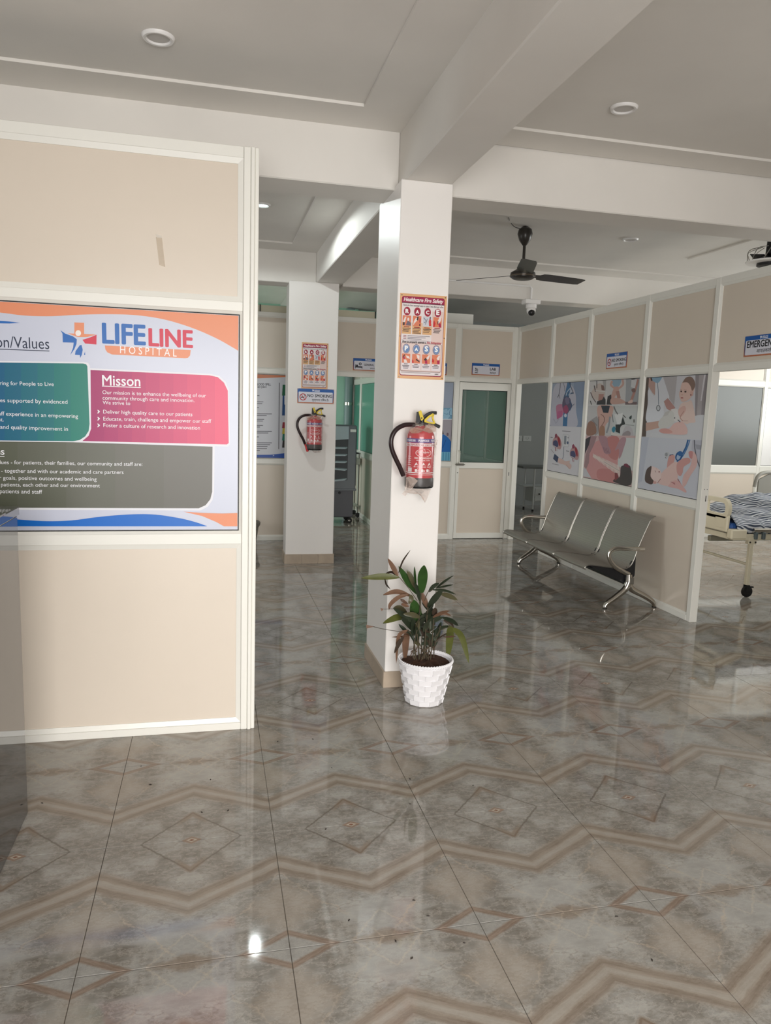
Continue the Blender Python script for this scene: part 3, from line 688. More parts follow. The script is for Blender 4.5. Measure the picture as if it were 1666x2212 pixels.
A.line([(0.13, 0.40), (0.165, 0.62)], 0.03, (30, 30, 40)); A.line([(0.165, 0.42), (0.205, 0.52), (0.20, 0.70), (0.14, 0.76)], 0.018, (30, 30, 40), True); A.rect(0.11, 0.78, 0.22, 0.83, (30, 30, 40)); A.rect(0.115, 0.62, 0.165, 0.66, (30, 30, 40)); A.build('print', o)
o, A = plate('Y', PY, 1.610, 2.016, 'general ward sign above the ward opening between the columns')
A.text('GENERAL WARD', (0.36, 0.58), (0.96, 0.58), (26, 26, 36), 0.025, 1.1); A.text('सामान्य वार्ड', (0.56, 0.84), (0.86, 0.84), (40, 40, 50), 0.012, 1.0)
A.ell(0.235, 0.46, 0.045, 0.11, (30, 30, 40)); A.ell(0.235, 0.46, 0.022, 0.055, (222, 222, 232)); A.line([(0.08, 0.52), (0.08, 0.85)], 0.02, (30, 30, 40)); A.rect(0.08, 0.66, 0.31, 0.76, (30, 30, 40)); A.line([(0.30, 0.66), (0.30, 0.85)], 0.02, (30, 30, 40)); A.ell(0.13, 0.60, 0.035, 0.07, (30, 30, 40)); A.build('print', o)
o, A = plate('Y', PY, 2.398, 2.006, 'door sign half hidden behind the near column, left of lab sign')
A.ell(0.155, 0.58, 0.06, 0.15, (40, 40, 50)); A.text('m', (0.86, 0.60), (0.93, 0.60), (26, 26, 36), 0.03, 1.0); A.build('print', o)

# ---- blood spill poster in the back partition (mostly hidden)
o, cl = sheet('blood_spill_poster', 'Y', YB+0.0128, 0.018, 0.827, 0.974, 1.922, 'blood spill instruction poster on back partition left of far column', 'poster', (204, 206, 214))
A = Art(crop(540, 780, 5.53, 'Y', YB+0.0128), (0, -1, 0), cl)
A.poly([(-700, 100), (480, 100), (480, 188), (330, 196), (100, 206), (-200, 190), (-700, 150)], (206, 124, 84))
A.text('BLOOD SPILL', (70, 290), (252, 292), (60, 60, 70), 0.03, 1.2); A.text('का प्रबंधन', (90, 322), (200, 322), (80, 80, 90), 0.02, 1.2)
for y, a, b in ((412, 60, 114), (487, 60, 160), (508, 60, 148), (555, 60, 108), (630, 60, 262), (650, 60, 200), (696, 60, 170), (716, 60, 155), (768, 60, 156), (787, 60, 120), (838, 60, 262), (858, 60, 220), (905, 60, 108), (976, 60, 262), (998, 60, 242), (1020, 60, 210), (1044, 60, 204), (1066, 60, 118)): A.line([(a, y), (b, y+1)], 8, (92, 92, 102))
A.line([(353, 258), (344, 1052)], 8, (70, 66, 74))
for y0, y1, c in ((282, 412, (24, 96, 64)), (412, 650, (30, 74, 130)), (660, 730, (206, 208, 216)), (730, 800, (150, 44, 60)), (800, 870, (196, 180, 70)), (870, 948, (32, 116, 96)), (948, 1034, (54, 52, 52))): A.poly([(392, y0), (480, y0), (480, y1), (384, y1)], c)
A.rect(412, 412, 480, 520, (222, 224, 230))
A.poly([(-700, 1150), (-200, 1118), (100, 1120), (250, 1118), (420, 1100), (480, 1096), (480, 1160), (-700, 1160)], (44, 84, 168)); A.text('>', (274, 1138), (290, 1138), (230, 232, 240), 0.03); A.build('print', o)
# ---- gloved hand poster left of the lab door (mostly hidden by the near column)
o, cl = sheet('glove_poster', 'Y', YB+0.0128, 2.058, 2.854, 0.974, 1.922, 'poster of blue gloves and scrubs left of the lab door', 'poster', (150, 160, 176))
A = Art(crop(940, 780, 5.53, 'Y', YB+0.0128), (0, -1, 0), cl)
A.rect(-900, 240, 260, 560, (158, 168, 186)); A.rect(-900, 560, 260, 690, (116, 160, 188))
for p in ([(90, 600), (140, 570), (150, 620), (110, 650)], [(150, 600), (200, 560), (215, 640), (170, 640)], [(110, 640), (180, 640), (150, 690), (100, 690)]): A.blob(p, (150, 190, 212))
A.line([(180, 580), (170, 640), (210, 660)], 6, (70, 110, 150)); A.line([(100, 620), (150, 640)], 5, (90, 140, 170))
A.rect(-900, 690, 260, 700, (206, 214, 222)); A.rect(-900, 700, 260, 1090, (164, 158, 166))
A.blob([(60, 880), (110, 880), (170, 930), (200, 1000), (200, 1090), (-200, 1090), (-200, 900)], (32, 104, 180)); A.line([(130, 940), (90, 1040)], 7, (20, 76, 140)); A.poly([(190, 890), (225, 850), (225, 960), (200, 950)], (58, 48, 54)); A.poly([(78, 780), (104, 870), (78, 880)], (52, 44, 48)); A.blob([(140, 860), (160, 860), (160, 890), (140, 890)], (110, 90, 100))
A.rect(-900, 1085, 260, 1200, (110, 176, 204))
for x in (70, 100, 132, 160, 185): A.line([(x, 1090), (x-3, 1190)], 8, (64, 132, 170))
A.build('print', o)

# ---- three photo posters in the right partition
PXF = XR+0.0128
SK, SK2, SK3 = (216, 168, 154), (190, 136, 124), (232, 196, 184)
o, cl = sheet('heart_poster', 'X', PXF, 6.907, 7.648, 0.962, 1.918, 'heart and blood pressure photo poster nearest the back doorway', 'poster', (214, 214, 222))
A = Art(crop(1170, 800, 9.217, 'X', PXF), (-1, 0, 0), cl); A.mute = 0.2
A.poly([(100, 100), (900, 100), (900, 1160), (100, 1105)], (150, 166, 192)); A.poly([(640, 150), (900, 150), (900, 1150), (680, 1120)], (132, 152, 184))
A.blob([(300, 270), (430, 230), (600, 300), (680, 480), (690, 800), (690, 1130), (190, 1105), (200, 760), (230, 420)], (196, 196, 212))
A.poly([(520, 230), (590, 230), (540, 620), (510, 1112), (425, 1108), (450, 560)], (52, 112, 166))
A.blob([(300, 700), (430, 690), (430, 880), (320, 960), (300, 860)], (198, 120, 152)); A.poly([(320, 820), (420, 800), (410, 920), (305, 980)], (196, 90, 140))
A.blob([(440, 560), (500, 520), (570, 560), (590, 660), (560, 800), (500, 870), (440, 820), (415, 680)], (88, 78, 110)); A.blob([(440, 730), (500, 690), (540, 780), (500, 860), (440, 830)], (168, 62, 104)); A.blob([(470, 560), (540, 540), (560, 640), (500, 680)], (118, 112, 144))
for p in ([(450, 560), (480, 470), (540, 440)], [(520, 540), (560, 470), (640, 450)], [(560, 600), (600, 700), (560, 800)]): A.line(p, 26, (56, 84, 124), True)
for p in ([(490, 500), (520, 420), (600, 330)], [(540, 500), (590, 430), (610, 380)]): A.line(p, 16, (186, 206, 224), True)
A.line([(380, 240), (370, 360), (350, 480), (320, 540)], 10, (70, 66, 80), True); A.line([(350, 480), (370, 560)], 8, (70, 66, 80)); A.line([(430, 240), (460, 330), (465, 420)], 8, (60, 70, 90), True); A.line([(560, 240), (600, 360), (640, 460)], 12, (40, 50, 70), True)
A.line([(610, 715), (660, 665)], 10, (90, 96, 120)); A.line([(240, 960), (290, 1060), (350, 960)], 18, (172, 172, 192)); A.ell(480, 900, 28, 36, (220, 228, 238))
A.poly([(100, 1105), (900, 1135), (900, 2140), (60, 1990)], (222, 220, 226))
A.line([(415, 1207), (580, 1217)], 12, (120, 116, 126)); A.line([(182, 1330), (226, 1336)], 12, (60, 58, 66)); A.line([(492, 1602), (548, 1615)], 12, (60, 58, 66)); A.line([(215, 1858), (345, 1885)], 10, (120, 116, 126))
def heart(dx, dy):
    A.blob([(dx+10, dy), (dx+60, dy-60), (dx+120, dy-20), (dx+165, dy+110), (dx+140, dy+220), (dx+60, dy+200), (dx-10, dy+150), (dx-15, dy+60)], (196, 150, 150)); A.blob([(dx, dy+60), (dx+70, dy+50), (dx+100, dy+140), (dx+60, dy+190), (dx, dy+150)], (66, 66, 112)); A.blob([(dx+80, dy-30), (dx+130, dy+10), (dx+140, dy+140), (dx+115, dy+150), (dx+90, dy+60)], (166, 34, 46)); A.blob([(dx+30, dy-60), (dx+60, dy-90), (dx+80, dy-30), (dx+40, dy)], (150, 52, 80)); A.line([(dx+40, dy+190), (dx+50, dy+260)], 14, (150, 40, 50)); A.line([(dx+70, dy+200), (dx+75, dy+260)], 12, (200, 190, 190)); A.line([(dx, dy+150), (dx+80, dy+190)], 12, (226, 214, 214))
heart(240, 1350); heart(585, 1560)
A.poly([(440, 1262), (548, 1275), (562, 1300), (548, 1520), (530, 1535), (430, 1522), (418, 1500), (426, 1280)], (206, 206, 212)); A.poly([(445, 1282), (540, 1290), (530, 1515), (432, 1505)], (226, 226, 230)); A.poly([(460, 1300), (504, 1305), (494, 1475), (450, 1468)], (138, 146, 156)); A.ell(526, 1442, 18, 30, (70, 92, 130)); A.ell(534, 1340, 7, 16, (90, 96, 110))
A.line([(445, 1525), (445, 1640), (430, 1740), (390, 1790), (330, 1795)], 9, (110, 116, 136), True)
A.blob([(330, 1750), (420, 1770), (480, 1810), (570, 1800), (560, 1840), (600, 1890), (590, 1950), (560, 1960), (480, 1890), (340, 1840)], (226, 190, 180)); A.line([(500, 1880), (560, 1960)], 12, (206, 160, 150)); A.poly([(265, 1660), (345, 1730), (320, 1840), (235, 1760)], (46, 62, 100)); A.line([(190, 1570), (255, 1650)], 8, (140, 130, 140))
A.build('print', o)

o, cl = sheet('massage_poster', 'X', PXF, 5.912, 6.813, 0.962, 1.918, 'knee and glowing spine photo poster between two other posters', 'poster', (208, 208, 210))
A = Art(crop(1250, 790, 8.19, 'X', PXF), (-1, 0, 0), cl); A.mute = 0.2
A.rect(60, 180, 1110, 700, (216, 214, 214)); A.poly([(830, 230), (1080, 200), (1050, 690), (825, 690)], (170, 172, 178))
A.blob([(230, 470), (330, 330), (420, 330), (470, 480), (440, 600), (350, 620), (250, 560)], (214, 196, 188)); A.poly([(360, 500), (450, 500), (430, 610), (350, 620)], SK2); A.poly([(320, 690), (330, 630), (420, 600), (450, 540), (480, 600), (480, 690)], (50, 44, 48)); A.line([(325, 240), (325, 400)], 12, (52, 48, 50)); A.line([(280, 350), (300, 460)], 16, (56, 52, 54)); A.line([(300, 440), (470, 460)], 14, (226, 222, 218)); A.poly([(400, 340), (450, 350), (470, 440), (410, 430)], (128, 92, 82)); A.line([(215, 470), (250, 560), (310, 650)], 14, (90, 66, 62)); A.line([(210, 620), (232, 690)], 14, (50, 44, 46)); A.poly([(430, 260), (500, 260), (490, 460), (440, 340)], (176, 172, 172))
A.line([(498, 240), (490, 695)], 7, (236, 236, 236)); A.line([(840, 220), (822, 695)], 7, (236, 236, 236))
A.blob([(610, 230), (750, 230), (740, 330), (690, 380), (640, 380), (600, 310)], (144, 180, 204)); A.line([(600, 270), (575, 340), (640, 400)], 34, SK, True); A.line([(780, 240), (790, 330), (720, 400)], 34, SK, True); A.blob([(640, 380), (700, 370), (720, 420), (640, 560), (580, 570), (600, 470)], SK); A.line([(690, 450), (720, 580)], 60, SK2); A.poly([(520, 540), (580, 510), (590, 690), (496, 690)], (48, 42, 46)); A.blob([(580, 580), (700, 570), (825, 630), (820, 660), (590, 680)], SK)
A.line([(1050, 240), (1010, 400), (930, 640)], 44, SK2, True); A.blob([(940, 420), (1000, 400), (1010, 460), (960, 470)], (130, 96, 90)); A.blob([(940, 210), (1000, 205), (1000, 240), (950, 260)], (46, 40, 42)); A.poly([(940, 250), (1040, 240), (1000, 400), (930, 380)], (216, 216, 220)); A.poly([(830, 640), (1040, 640), (1030, 690), (828, 690)], (120, 98, 100)); A.blob([(880, 640), (950, 600), (960, 650), (900, 665)], SK3)
A.rect(60, 692, 1100, 702, (236, 236, 236)); A.rect(60, 702, 600, 1250, (204, 202, 202)); A.rect(600, 702, 1100, 1280, (206, 208, 208))
A.blob([(350, 715), (600, 715), (610, 830), (560, 960), (480, 1060), (460, 1245), (370, 1245), (350, 960)], SK); A.poly([(400, 706), (560, 708), (530, 835), (440, 830)], (38, 44, 58)); A.poly([(210, 970), (330, 890), (360, 960), (350, 1200), (300, 1240)], (164, 158, 158)); A.blob([(160, 1040), (220, 980), (300, 1040), (310, 1200), (150, 1230)], (158, 112, 92)); A.line([(250, 960), (330, 1060)], 12, (128, 122, 124)); A.line([(400, 860), (450, 900), (460, 980), (400, 1080)], 12, (136, 92, 78), True); A.line([(560, 900), (540, 1060), (500, 1190)], 30, (150, 152, 160), True); A.line([(365, 900), (362, 1120), (375, 1240)], 12, (134, 92, 80), True); A.blob([(380, 1090), (440, 1060), (470, 1130), (460, 1245), (380, 1245)], (176, 124, 96))
A.poly([(660, 1040), (740, 1040), (790, 900), (830, 1030), (760, 1080), (740, 1200), (660, 1170)], (40, 38, 40)); A.blob([(600, 1100), (640, 1075), (660, 1120), (630, 1185), (595, 1150)], (40, 132, 164)); A.poly([(640, 860), (740, 850), (790, 830), (760, 1020), (690, 1040)], (232, 232, 232)); A.line([(630, 720), (660, 800), (700, 860)], 22, (120, 116, 116)); A.line([(790, 870), (840, 920)], 16, (90, 80, 80)); A.blob([(750, 1080), (810, 1050), (820, 1160), (760, 1230), (740, 1190)], (214, 212, 214)); A.blob([(830, 1080), (900, 1060), (960, 1140), (960, 1260), (780, 1270), (770, 1230)], (196, 192, 196)); A.blob([(790, 1200), (880, 1150), (930, 1200), (880, 1270), (790, 1270)], (160, 146, 150)); A.blob([(905, 910), (945, 880), (940, 940), (910, 945)], (36, 48, 44)); A.poly([(580, 1170), (780, 1240), (780, 1270), (580, 1240)], (226, 216, 210)); A.line([(600, 860), (620, 1000)], 10, (70, 72, 78)); A.rect(975, 950, 1000, 1005, (120, 116, 110)); A.line([(830, 1040), (990, 1060)], 10, (150, 150, 150)); A.poly([(580, 1230), (670, 1240), (660, 1262), (580, 1258)], (96, 52, 48))
A.rect(60, 1238, 1100, 2160, (216, 178, 178)); A.poly([(820, 1275), (1100, 1285), (1100, 1900), (700, 1780), (700, 1640)], (214, 216, 216))
A.blob([(320, 1340), (560, 1300), (720, 1500), (700, 1700), (660, 2060), (240, 1990), (150, 1780), (220, 1520)], (222, 152, 152)); A.blob([(520, 1270), (720, 1280), (700, 1640), (560, 1620), (500, 1440)], (206, 124, 122)); A.blob([(360, 1830), (650, 1860), (650, 2060), (360, 2010)], (210, 130, 130))
A.poly([(225, 1245), (330, 1250), (280, 1400), (200, 1560), (190, 1720), (140, 1830), (104, 1780), (130, 1600)], (170, 130, 134)); A.poly([(125, 1300), (225, 1245), (190, 1400), (120, 1560)], (52, 44, 50)); A.poly([(130, 1820), (230, 1980), (60, 1950), (80, 1800)], (206, 206, 214))
A.blob([(360, 1250), (500, 1260), (530, 1400), (580, 1500), (560, 1560), (470, 1550), (420, 1430)], (184, 134, 144))
for k in range(4): A.line([(440+k*28, 1440+k*6), (480+k*24, 1545+k*3)], 7, (140, 92, 110))
A.blob([(760, 1280), (850, 1290), (800, 1480), (760, 1600), (720, 1640), (720, 1480), (660, 1500), (660, 1470)], (190, 142, 152))
P = [Vector((270+k*23, 1590+k*13.5)) for k in range(21)]
for k, p in enumerate(P):
    w_ = 34+k*3.2; A.line([(p.x+10-w_*.28, p.y-w_), (p.x-6+w_*.10, p.y+w_)], 10+k*0.3, (240, 222, 216))
A.line([tuple(p) for p in P], 46, (236, 214, 206), True); A.line([tuple(p) for p in P[8:]], 10, (190, 176, 174), True)
A.blob([(760, 1790), (850, 1760), (930, 1800), (930, 2110), (640, 2060), (650, 2000), (740, 1960)], (62, 50, 54)); A.blob([(815, 1740), (870, 1735), (915, 1800), (880, 1800), (820, 1775)], (122, 30, 60)); A.poly([(650, 1890), (700, 1900), (720, 1980), (650, 2040)], (140, 50, 60))
A.build('print', o)

o, cl = sheet('baby_poster', 'X', PXF, 4.992, 5.818, 0.962, 1.918, 'baby checkup photo poster beside the end of right partition', 'poster', (208, 208, 216))
A = Art(crop(1370, 790, 7.374, 'X', PXF), (-1, 0, 0), cl); A.mute = 0.15
A.rect(60, 60, 1280, 1190, (212, 210, 218)); A.poly([(460, 150), (690, 140), (640, 640), (560, 520)], (186, 180, 184)); A.poly([(980, 120), (1260, 90), (1200, 820), (970, 800)], (150, 142, 146)); A.poly([(1040, 110), (1110, 110), (1070, 800), (1000, 800)], (176, 168, 172)); A.poly([(1120, 110), (1150, 108), (1080, 560), (1060, 560)], (216, 212, 216))
A.poly([(90, 170), (240, 190), (225, 500), (190, 1130), (90, 1130)], (88, 70, 64)); A.line([(150, 170), (120, 1130)], 34, (108, 88, 80))
A.blob([(230, 380), (330, 480), (350, 200), (440, 150), (540, 420), (560, 520), (480, 620), (470, 800), (380, 880), (195, 880), (220, 600)], (222, 224, 232)); A.poly([(240, 190), (340, 240), (335, 470), (300, 440), (230, 330)], (196, 156, 146)); A.blob([(290, 180), (440, 165), (430, 220), (380, 275), (310, 250), (285, 215)], (138, 176, 206)); A.line([(270, 180), (285, 240)], 24, (60, 46, 44))
A.line([(375, 270), (388, 420), (392, 620)], 9, (92, 110, 130), True); A.ell(388, 675, 34, 50, (104, 106, 114)); A.ell(388, 675, 22, 36, (206, 208, 214))
A.poly([(475, 570), (540, 515), (660, 670), (600, 740), (520, 680)], (190, 140, 134)); A.poly([(190, 910), (400, 880), (400, 990), (190, 1040)], (206, 164, 148)); A.blob([(400, 880), (560, 730), (650, 730), (660, 860), (580, 960), (420, 1000)], (214, 212, 208)); A.blob([(590, 700), (690, 690), (720, 800), (720, 880), (640, 880), (640, 760)], (226, 222, 220)); A.poly([(460, 810), (500, 740), (590, 700), (540, 790)], (200, 196, 194))
A.blob([(760, 600), (860, 570), (920, 560), (970, 760), (980, 910), (860, 930), (760, 890), (720, 810), (710, 700)], (232, 204, 194)); A.blob([(800, 640), (830, 700), (770, 800), (720, 800), (710, 700)], (222, 178, 168)); A.line([(800, 720), (740, 820), (780, 880)], 10, (182, 130, 118), True); A.line([(760, 880), (860, 880)], 8, (196, 150, 140))
A.blob([(640, 920), (760, 890), (840, 980), (840, 1090), (620, 1095), (470, 1070), (400, 1040), (440, 1000), (560, 1000)], (232, 190, 184)); A.blob([(410, 1020), (520, 1000), (620, 1060), (500, 1080), (420, 1060)], (222, 160, 152)); A.line([(700, 860), (740, 900)], 12, (60, 60, 70)); A.ell(650, 832, 8, 12, (50, 50, 60))
A.blob([(740, 380), (770, 270), (860, 180), (950, 230), (970, 340), (930, 470), (860, 550), (770, 575), (730, 510), (722, 440)], (230, 192, 180)); A.blob([(775, 270), (830, 190), (910, 175), (965, 240), (975, 330), (930, 400), (905, 330), (860, 270), (800, 265)], (136, 108, 96)); A.ell(922, 440, 26, 44, (222, 176, 164)); A.ell(908, 465, 9, 14, (120, 60, 56)); A.ell(755, 410, 13, 12, (70, 48, 44)); A.ell(822, 415, 17, 13, (70, 48, 44)); A.ell(768, 512, 22, 9, (176, 70, 72)); A.ell(770, 462, 12, 10, (214, 164, 150)); A.line([(740, 385), (770, 385)], 6, (150, 112, 98)); A.line([(800, 385), (845, 390)], 6, (150, 112, 98))
A.blob([(860, 930), (980, 900), (980, 800), (1180, 820), (1180, 1190), (300, 1130), (320, 1070), (620, 1100), (840, 1100)], (214, 214, 220))
A.poly([(60, 1130), (1240, 1190), (1240, 2140), (0, 1930)], (206, 208, 220)); A.poly([(60, 1130), (240, 1140), (130, 1840), (20, 1900)], (190, 194, 210)); A.poly([(930, 1190), (1120, 1190), (1060, 1650), (1020, 1560), (920, 1330)], (190, 192, 206)); A.poly([(980, 1250), (1085, 1270), (1080, 1340), (1000, 1330)], (160, 162, 176))
A.line([(965, 1185), (975, 1330), (1010, 1500), (1050, 1610)], 16, (88, 86, 100), True)
A.line([(865, 1180), (830, 1300), (760, 1430), (690, 1530)], 26, (36, 92, 158), True); A.line([(895, 1180), (850, 1310), (780, 1440), (700, 1520)], 16, (52, 116, 180), True); A.ell(720, 1440, 56, 80, (30, 78, 146), 24, 0.4); A.ell(715, 1450, 30, 50, (170, 192, 222), 24, 0.4); A.ell(740, 1400, 40, 40, (40, 96, 168))
A.poly([(560, 1420), (630, 1410), (632, 1450), (560, 1450)], (40, 50, 96)); A.ell(530, 1420, 42, 46, (196, 198, 204)); A.ell(520, 1415, 22, 28, (150, 152, 160)); A.line([(500, 1460), (520, 1475)], 10, (90, 92, 100))
A.blob([(560, 1450), (650, 1430), (640, 1540), (570, 1620), (530, 1620)], (216, 156, 152)); A.blob([(460, 1690), (560, 1600), (640, 1540), (700, 1560), (700, 1800), (640, 1900), (560, 1920), (400, 1880), (400, 1800)], (232, 196, 190)); A.blob([(690, 1560), (780, 1480), (880, 1470), (900, 1540), (800, 1610), (780, 1700), (740, 1760), (690, 1700)], (216, 156, 152)); A.blob([(870, 1380), (960, 1370), (1010, 1480), (1000, 1600), (900, 1760), (830, 1900), (780, 1920), (790, 1760), (890, 1620), (920, 1500)], (228, 184, 180)); A.blob([(880, 1370), (940, 1370), (930, 1480), (890, 1460)], (206, 140, 140)); A.line([(700, 1800), (770, 1920)], 12, (170, 90, 92)); A.blob([(560, 1900), (620, 1840), (700, 1830), (790, 1930), (840, 2000), (820, 2020), (700, 1960), (560, 1930)], (228, 176, 174))
for k in range(3): A.line([(590+k*20, 1850+k*12), (660, 1870+k*12)], 7, (176, 104, 106))
A.blob([(270, 1620), (350, 1620), (430, 1680), (440, 1760), (400, 1860), (320, 1880), (270, 1820)], (236, 208, 204)); A.blob([(180, 1760), (210, 1650), (270, 1600), (285, 1620), (270, 1760), (320, 1840), (280, 1890), (190, 1850)], (84, 60, 58)); A.ell(335, 1860, 28, 22, (220, 164, 158)); A.line([(340, 1670), (352, 1700)], 7, (120, 84, 80)); A.ell(406, 1690, 9, 14, (140, 70, 72)); A.line([(360, 1630), (372, 1655)], 8, (226, 180, 172)); A.line([(380, 1870), (430, 1800)], 9, (150, 84, 84))
A.build('print', o)

# ------------------------------------------------------------------ fire extinguishers
M_red = mat('extinguisher_red', (190, 26, 40), 0.22, coat=0.5)
M_purple = mat('label_purple', (84, 60, 128), 0.3); M_lwhite = mat('label_white', (232, 222, 222), 0.3)
M_yellow = mat('yellow_plastic', (222, 196, 52), 0.4); M_redp = mat('red_plastic', (196, 40, 44), 0.35)
def film(name, col, alpha, rough=0.12): return mat(name, col, rough, alpha=alpha, spec=0.8)
M_bag = film('clear_plastic_film', (236, 226, 222), 0.09); M_bag2 = film('crumpled_plastic_film', (226, 206, 194), 0.46)
def extinguisher(dx, dy, dz, label, nozzle):
    D = Vector((dx, dy, dz)); cx, cy = 1.096, 3.853; Rr = 0.0755
    t = thing('fire_extinguisher', Vector((cx, cy, 1.16))+D, label, 'fire extinguisher', 'fire extinguishers on the columns')
    sh = lambda pts: [Vector(p)+D for p in pts]
    def done(m, name, mt, smooth=True, parent=t):
        m.v = [tuple(Vector(v)+D) for v in m.v]; return m.build(name, mt, parent, smooth)
    m = MB().lathe([(0.06, 1.212), (Rr, 1.215), (Rr, 1.435), (0.073, 1.450), (0.062, 1.470), (0.042, 1.484), (0.024, 1.490), (0.020, 1.498)], (cx, cy, 0), 36)
    cyl = done(m, 'cylinder', M_red)
    m = MB().lathe([(0.066, 1.160), (0.0745, 1.163), (0.0775, 1.168), (0.0775, 1.212), (0.0755, 1.2175)], (cx, cy, 0), 36); done(m, 'base_cap', M_black)
    for nm, z0, z1, mt in (('purple_band', 1.405, 1.428, M_purple), ('white_band', 1.386, 1.402, M_lwhite), ('white_line', 1.243, 1.248, M_lwhite), ('white_line', 1.234, 1.237, M_lwhite)):
        done(MB().lathe([(Rr-0.001, z0), (Rr+0.0004, z0+0.0003), (Rr+0.0004, z1-0.0003), (Rr-0.001, z1)], (cx, cy, 0), 36), nm, mt, True, cyl)
    F = lambda a, z: Vector((cx+(Rr+0.0006)*math.sin(a), cy-(Rr+0.0006)*math.cos(a), z))+D
    class CArt(Art):
        def text(s, tx, a0, a1, z, h, c, bold=0.03, shear=0.0):
            g, fs = glyphs(tx, 0.0, shear); x0 = min(q for q, _ in g); x1 = max(q for q, _ in g)
            for ox in ((-bold, bold) if bold else (0,)): s.mb.add([F(a0+(a1-a0)*(q+ox-x0)/(x1-x0), z+r*h)+s.n*0.0003 for q, r in g], fs, s.ci(c))
    A = CArt(F, (0, -1, 0))
    WT = (240, 228, 228)
    for a0 in (-1.42, -0.42, 0.58): A.text('POWDER', a0, a0+0.80, 1.4105, 0.017, (236, 232, 240))
    A.text('MULTIPURPOSE DRY POWDER', -1.40, 1.40, 1.3885, 0.014, (176, 60, 70))
    for a, z, ra, rz, c in ((0, 1.352, 0.60, 0.022, WT), (0, 1.352, 0.56, 0.0195, (206, 44, 54))): A.poly([(a+ra*math.cos(q), z+rz*math.sin(q)) for q in [2*math.pi*i/28 for i in range(28)]], c)
    A.text('Fire Extinguisher', -0.45, 0.45, 1.351, 0.016, WT, 0.01, 0.3); A.line([(-0.42, 1.3475), (0.42, 1.3475)], 0.0015, WT)
    A.text('FIRE EXTINGUISHER', -0.66, 0.66, 1.3195, 0.013, WT); A.text('POWDER TYPE', -0.50, 0.50, 1.3085, 0.009, WT)
    for a in (-0.52, 0.0, 0.46):
        A.poly([(a-.16, 1.282), (a, 1.302), (a+.16, 1.282), (a+.06, 1.290)], WT); A.poly([(a-.18, 1.276), (a+.18, 1.276), (a+.18, 1.279), (a-.18, 1.279)], WT)
    for k, z in enumerate((1.268, 1.263, 1.258, 1.2545)): A.poly([(-0.45+.1*(k % 2), z), (0.55-.15*(k % 3), z), (0.55-.15*(k % 3), z+.0018), (-0.45+.1*(k % 2), z+.0018)], WT)
    for k in range(9): A.poly([(0.90, 1.30-.009*k), (1.25, 1.30-.009*k), (1.25, 1.302-.009*k), (0.90, 1.302-.009*k)], WT); A.poly([(-1.25, 1.33-.011*k), (-0.95, 1.33-.011*k), (-0.95, 1.333-.011*k), (-1.25, 1.333-.011*k)], WT)
    for k, ch in enumerate('ABC'):
        a = -0.46+0.42*k; A.poly([(a-.15, 1.2515-.001), (a+.02, 1.2515-.001), (a+.02, 1.266-.014+.014), (a-.15, 1.2655)], WT); A.text(ch, a+.05, a+.16, 1.2515, 0.014, WT)
    A.poly([(-1.22, 1.250), (-0.86, 1.250), (-0.86, 1.272), (-1.22, 1.272)], WT)
    A.build('label_print', cyl)
    # valve, levers, tag: outlines taken from the photograph, on the extinguisher's own axis plane
    Q = crop(840, 880, 10.06, 'Y', cy)
    q3 = lambda pts, off=0.0: [Q(*p)+Vector((0, off, 0)) for p in pts]
    m = MB().lathe([(0.019, 1.492), (0.019, 1.512), (0.013, 1.514), (0.013, 1.535), (0.010, 1.537)], (cx+0.005, cy, 0), 14); done(m, 'valve', M_black)
    m = MB().extrude(q3([(610, 100), (640, 95), (700, 280), (690, 330), (640, 352), (590, 345)], -0.006), (0, 0.012, 0)); done(m, 'wall_hook', M_black, False)
    m = MB().extrude(q3([(632, 90), (690, 62), (748, 240), (705, 292), (685, 275)], -0.014), (0, 0.007, 0)); tg = done(m, 'safety_tag', M_yellow, False)
    m = MB().lathe([(0.004, -0.0155), (0.004, -0.008)], Q(700, 232), 10, axis='y'); done(m, 'tag_rivet', M_black, True, tg)
    pin = MB()
    for seg, w_ in (([(765, 300), (860, 205), (965, 145)], 42), ([(968, 145), (948, 230), (992, 352)], 34), ([(985, 345), (880, 335), (770, 300)], 34)):
        P = [Vector(p) for p in seg]
        for a, b in zip(P, P[1:]):
            n = Vector((-(b-a).y, (b-a).x)).normalized()*(w_/2); pin.extrude(q3([tuple(a+n), tuple(b+n), tuple(b-n), tuple(a-n)], -0.008), (0, 0.010, 0))
    done(pin, 'yellow_guard', M_yellow, False)
    done(MB().tube(q3(spline([(735, 245), (830, 165), (930, 122), (1040, 120)], 5)), 0.0055, 8, squash=1.6), 'squeeze_lever', M_black)
    done(MB().tube(q3(spline([(760, 330), (880, 352), (1000, 375), (1108, 428)], 5)), 0.0055, 8, squash=1.6), 'carry_handle', M_black)
    m = MB().tube(q3([(528, 382), (650, 388), (655, 395), (725, 402)], -0.012), [0.0075, 0.0075, 0.011, 0.011], 10); done(m, 'hose_coupling', M_chrome)
    hp = [(540, 378), (420, 370), (280, 388), (130, 470), (35, 610), (8, 770), (40, 930), (120, 1110), (215, 1290), (300, 1475)]
    if nozzle: hp = hp[:-1]+[(262, 1400), (300, 1500)]
    H3 = [p+Vector((0, -0.015-0.030*math.sin(math.pi*i/(6*(len(hp)-1))), 0)) for i, p in enumerate(q3(spline(hp, 6)))]
    done(MB().tube(H3, 0.0125, 10), 'hose', mat('black_hose', (44, 30, 32), 0.3))
    if nozzle:
        e = H3[-1]; done(MB().tube([e, e+Vector((0.012, 0, -0.03)), e+Vector((0.018, 0, -0.045)), e+Vector((0.030, 0, -0.075))], [0.009, 0.009, 0.012, 0.013], 10, mi=0), 'nozzle', M_redp)
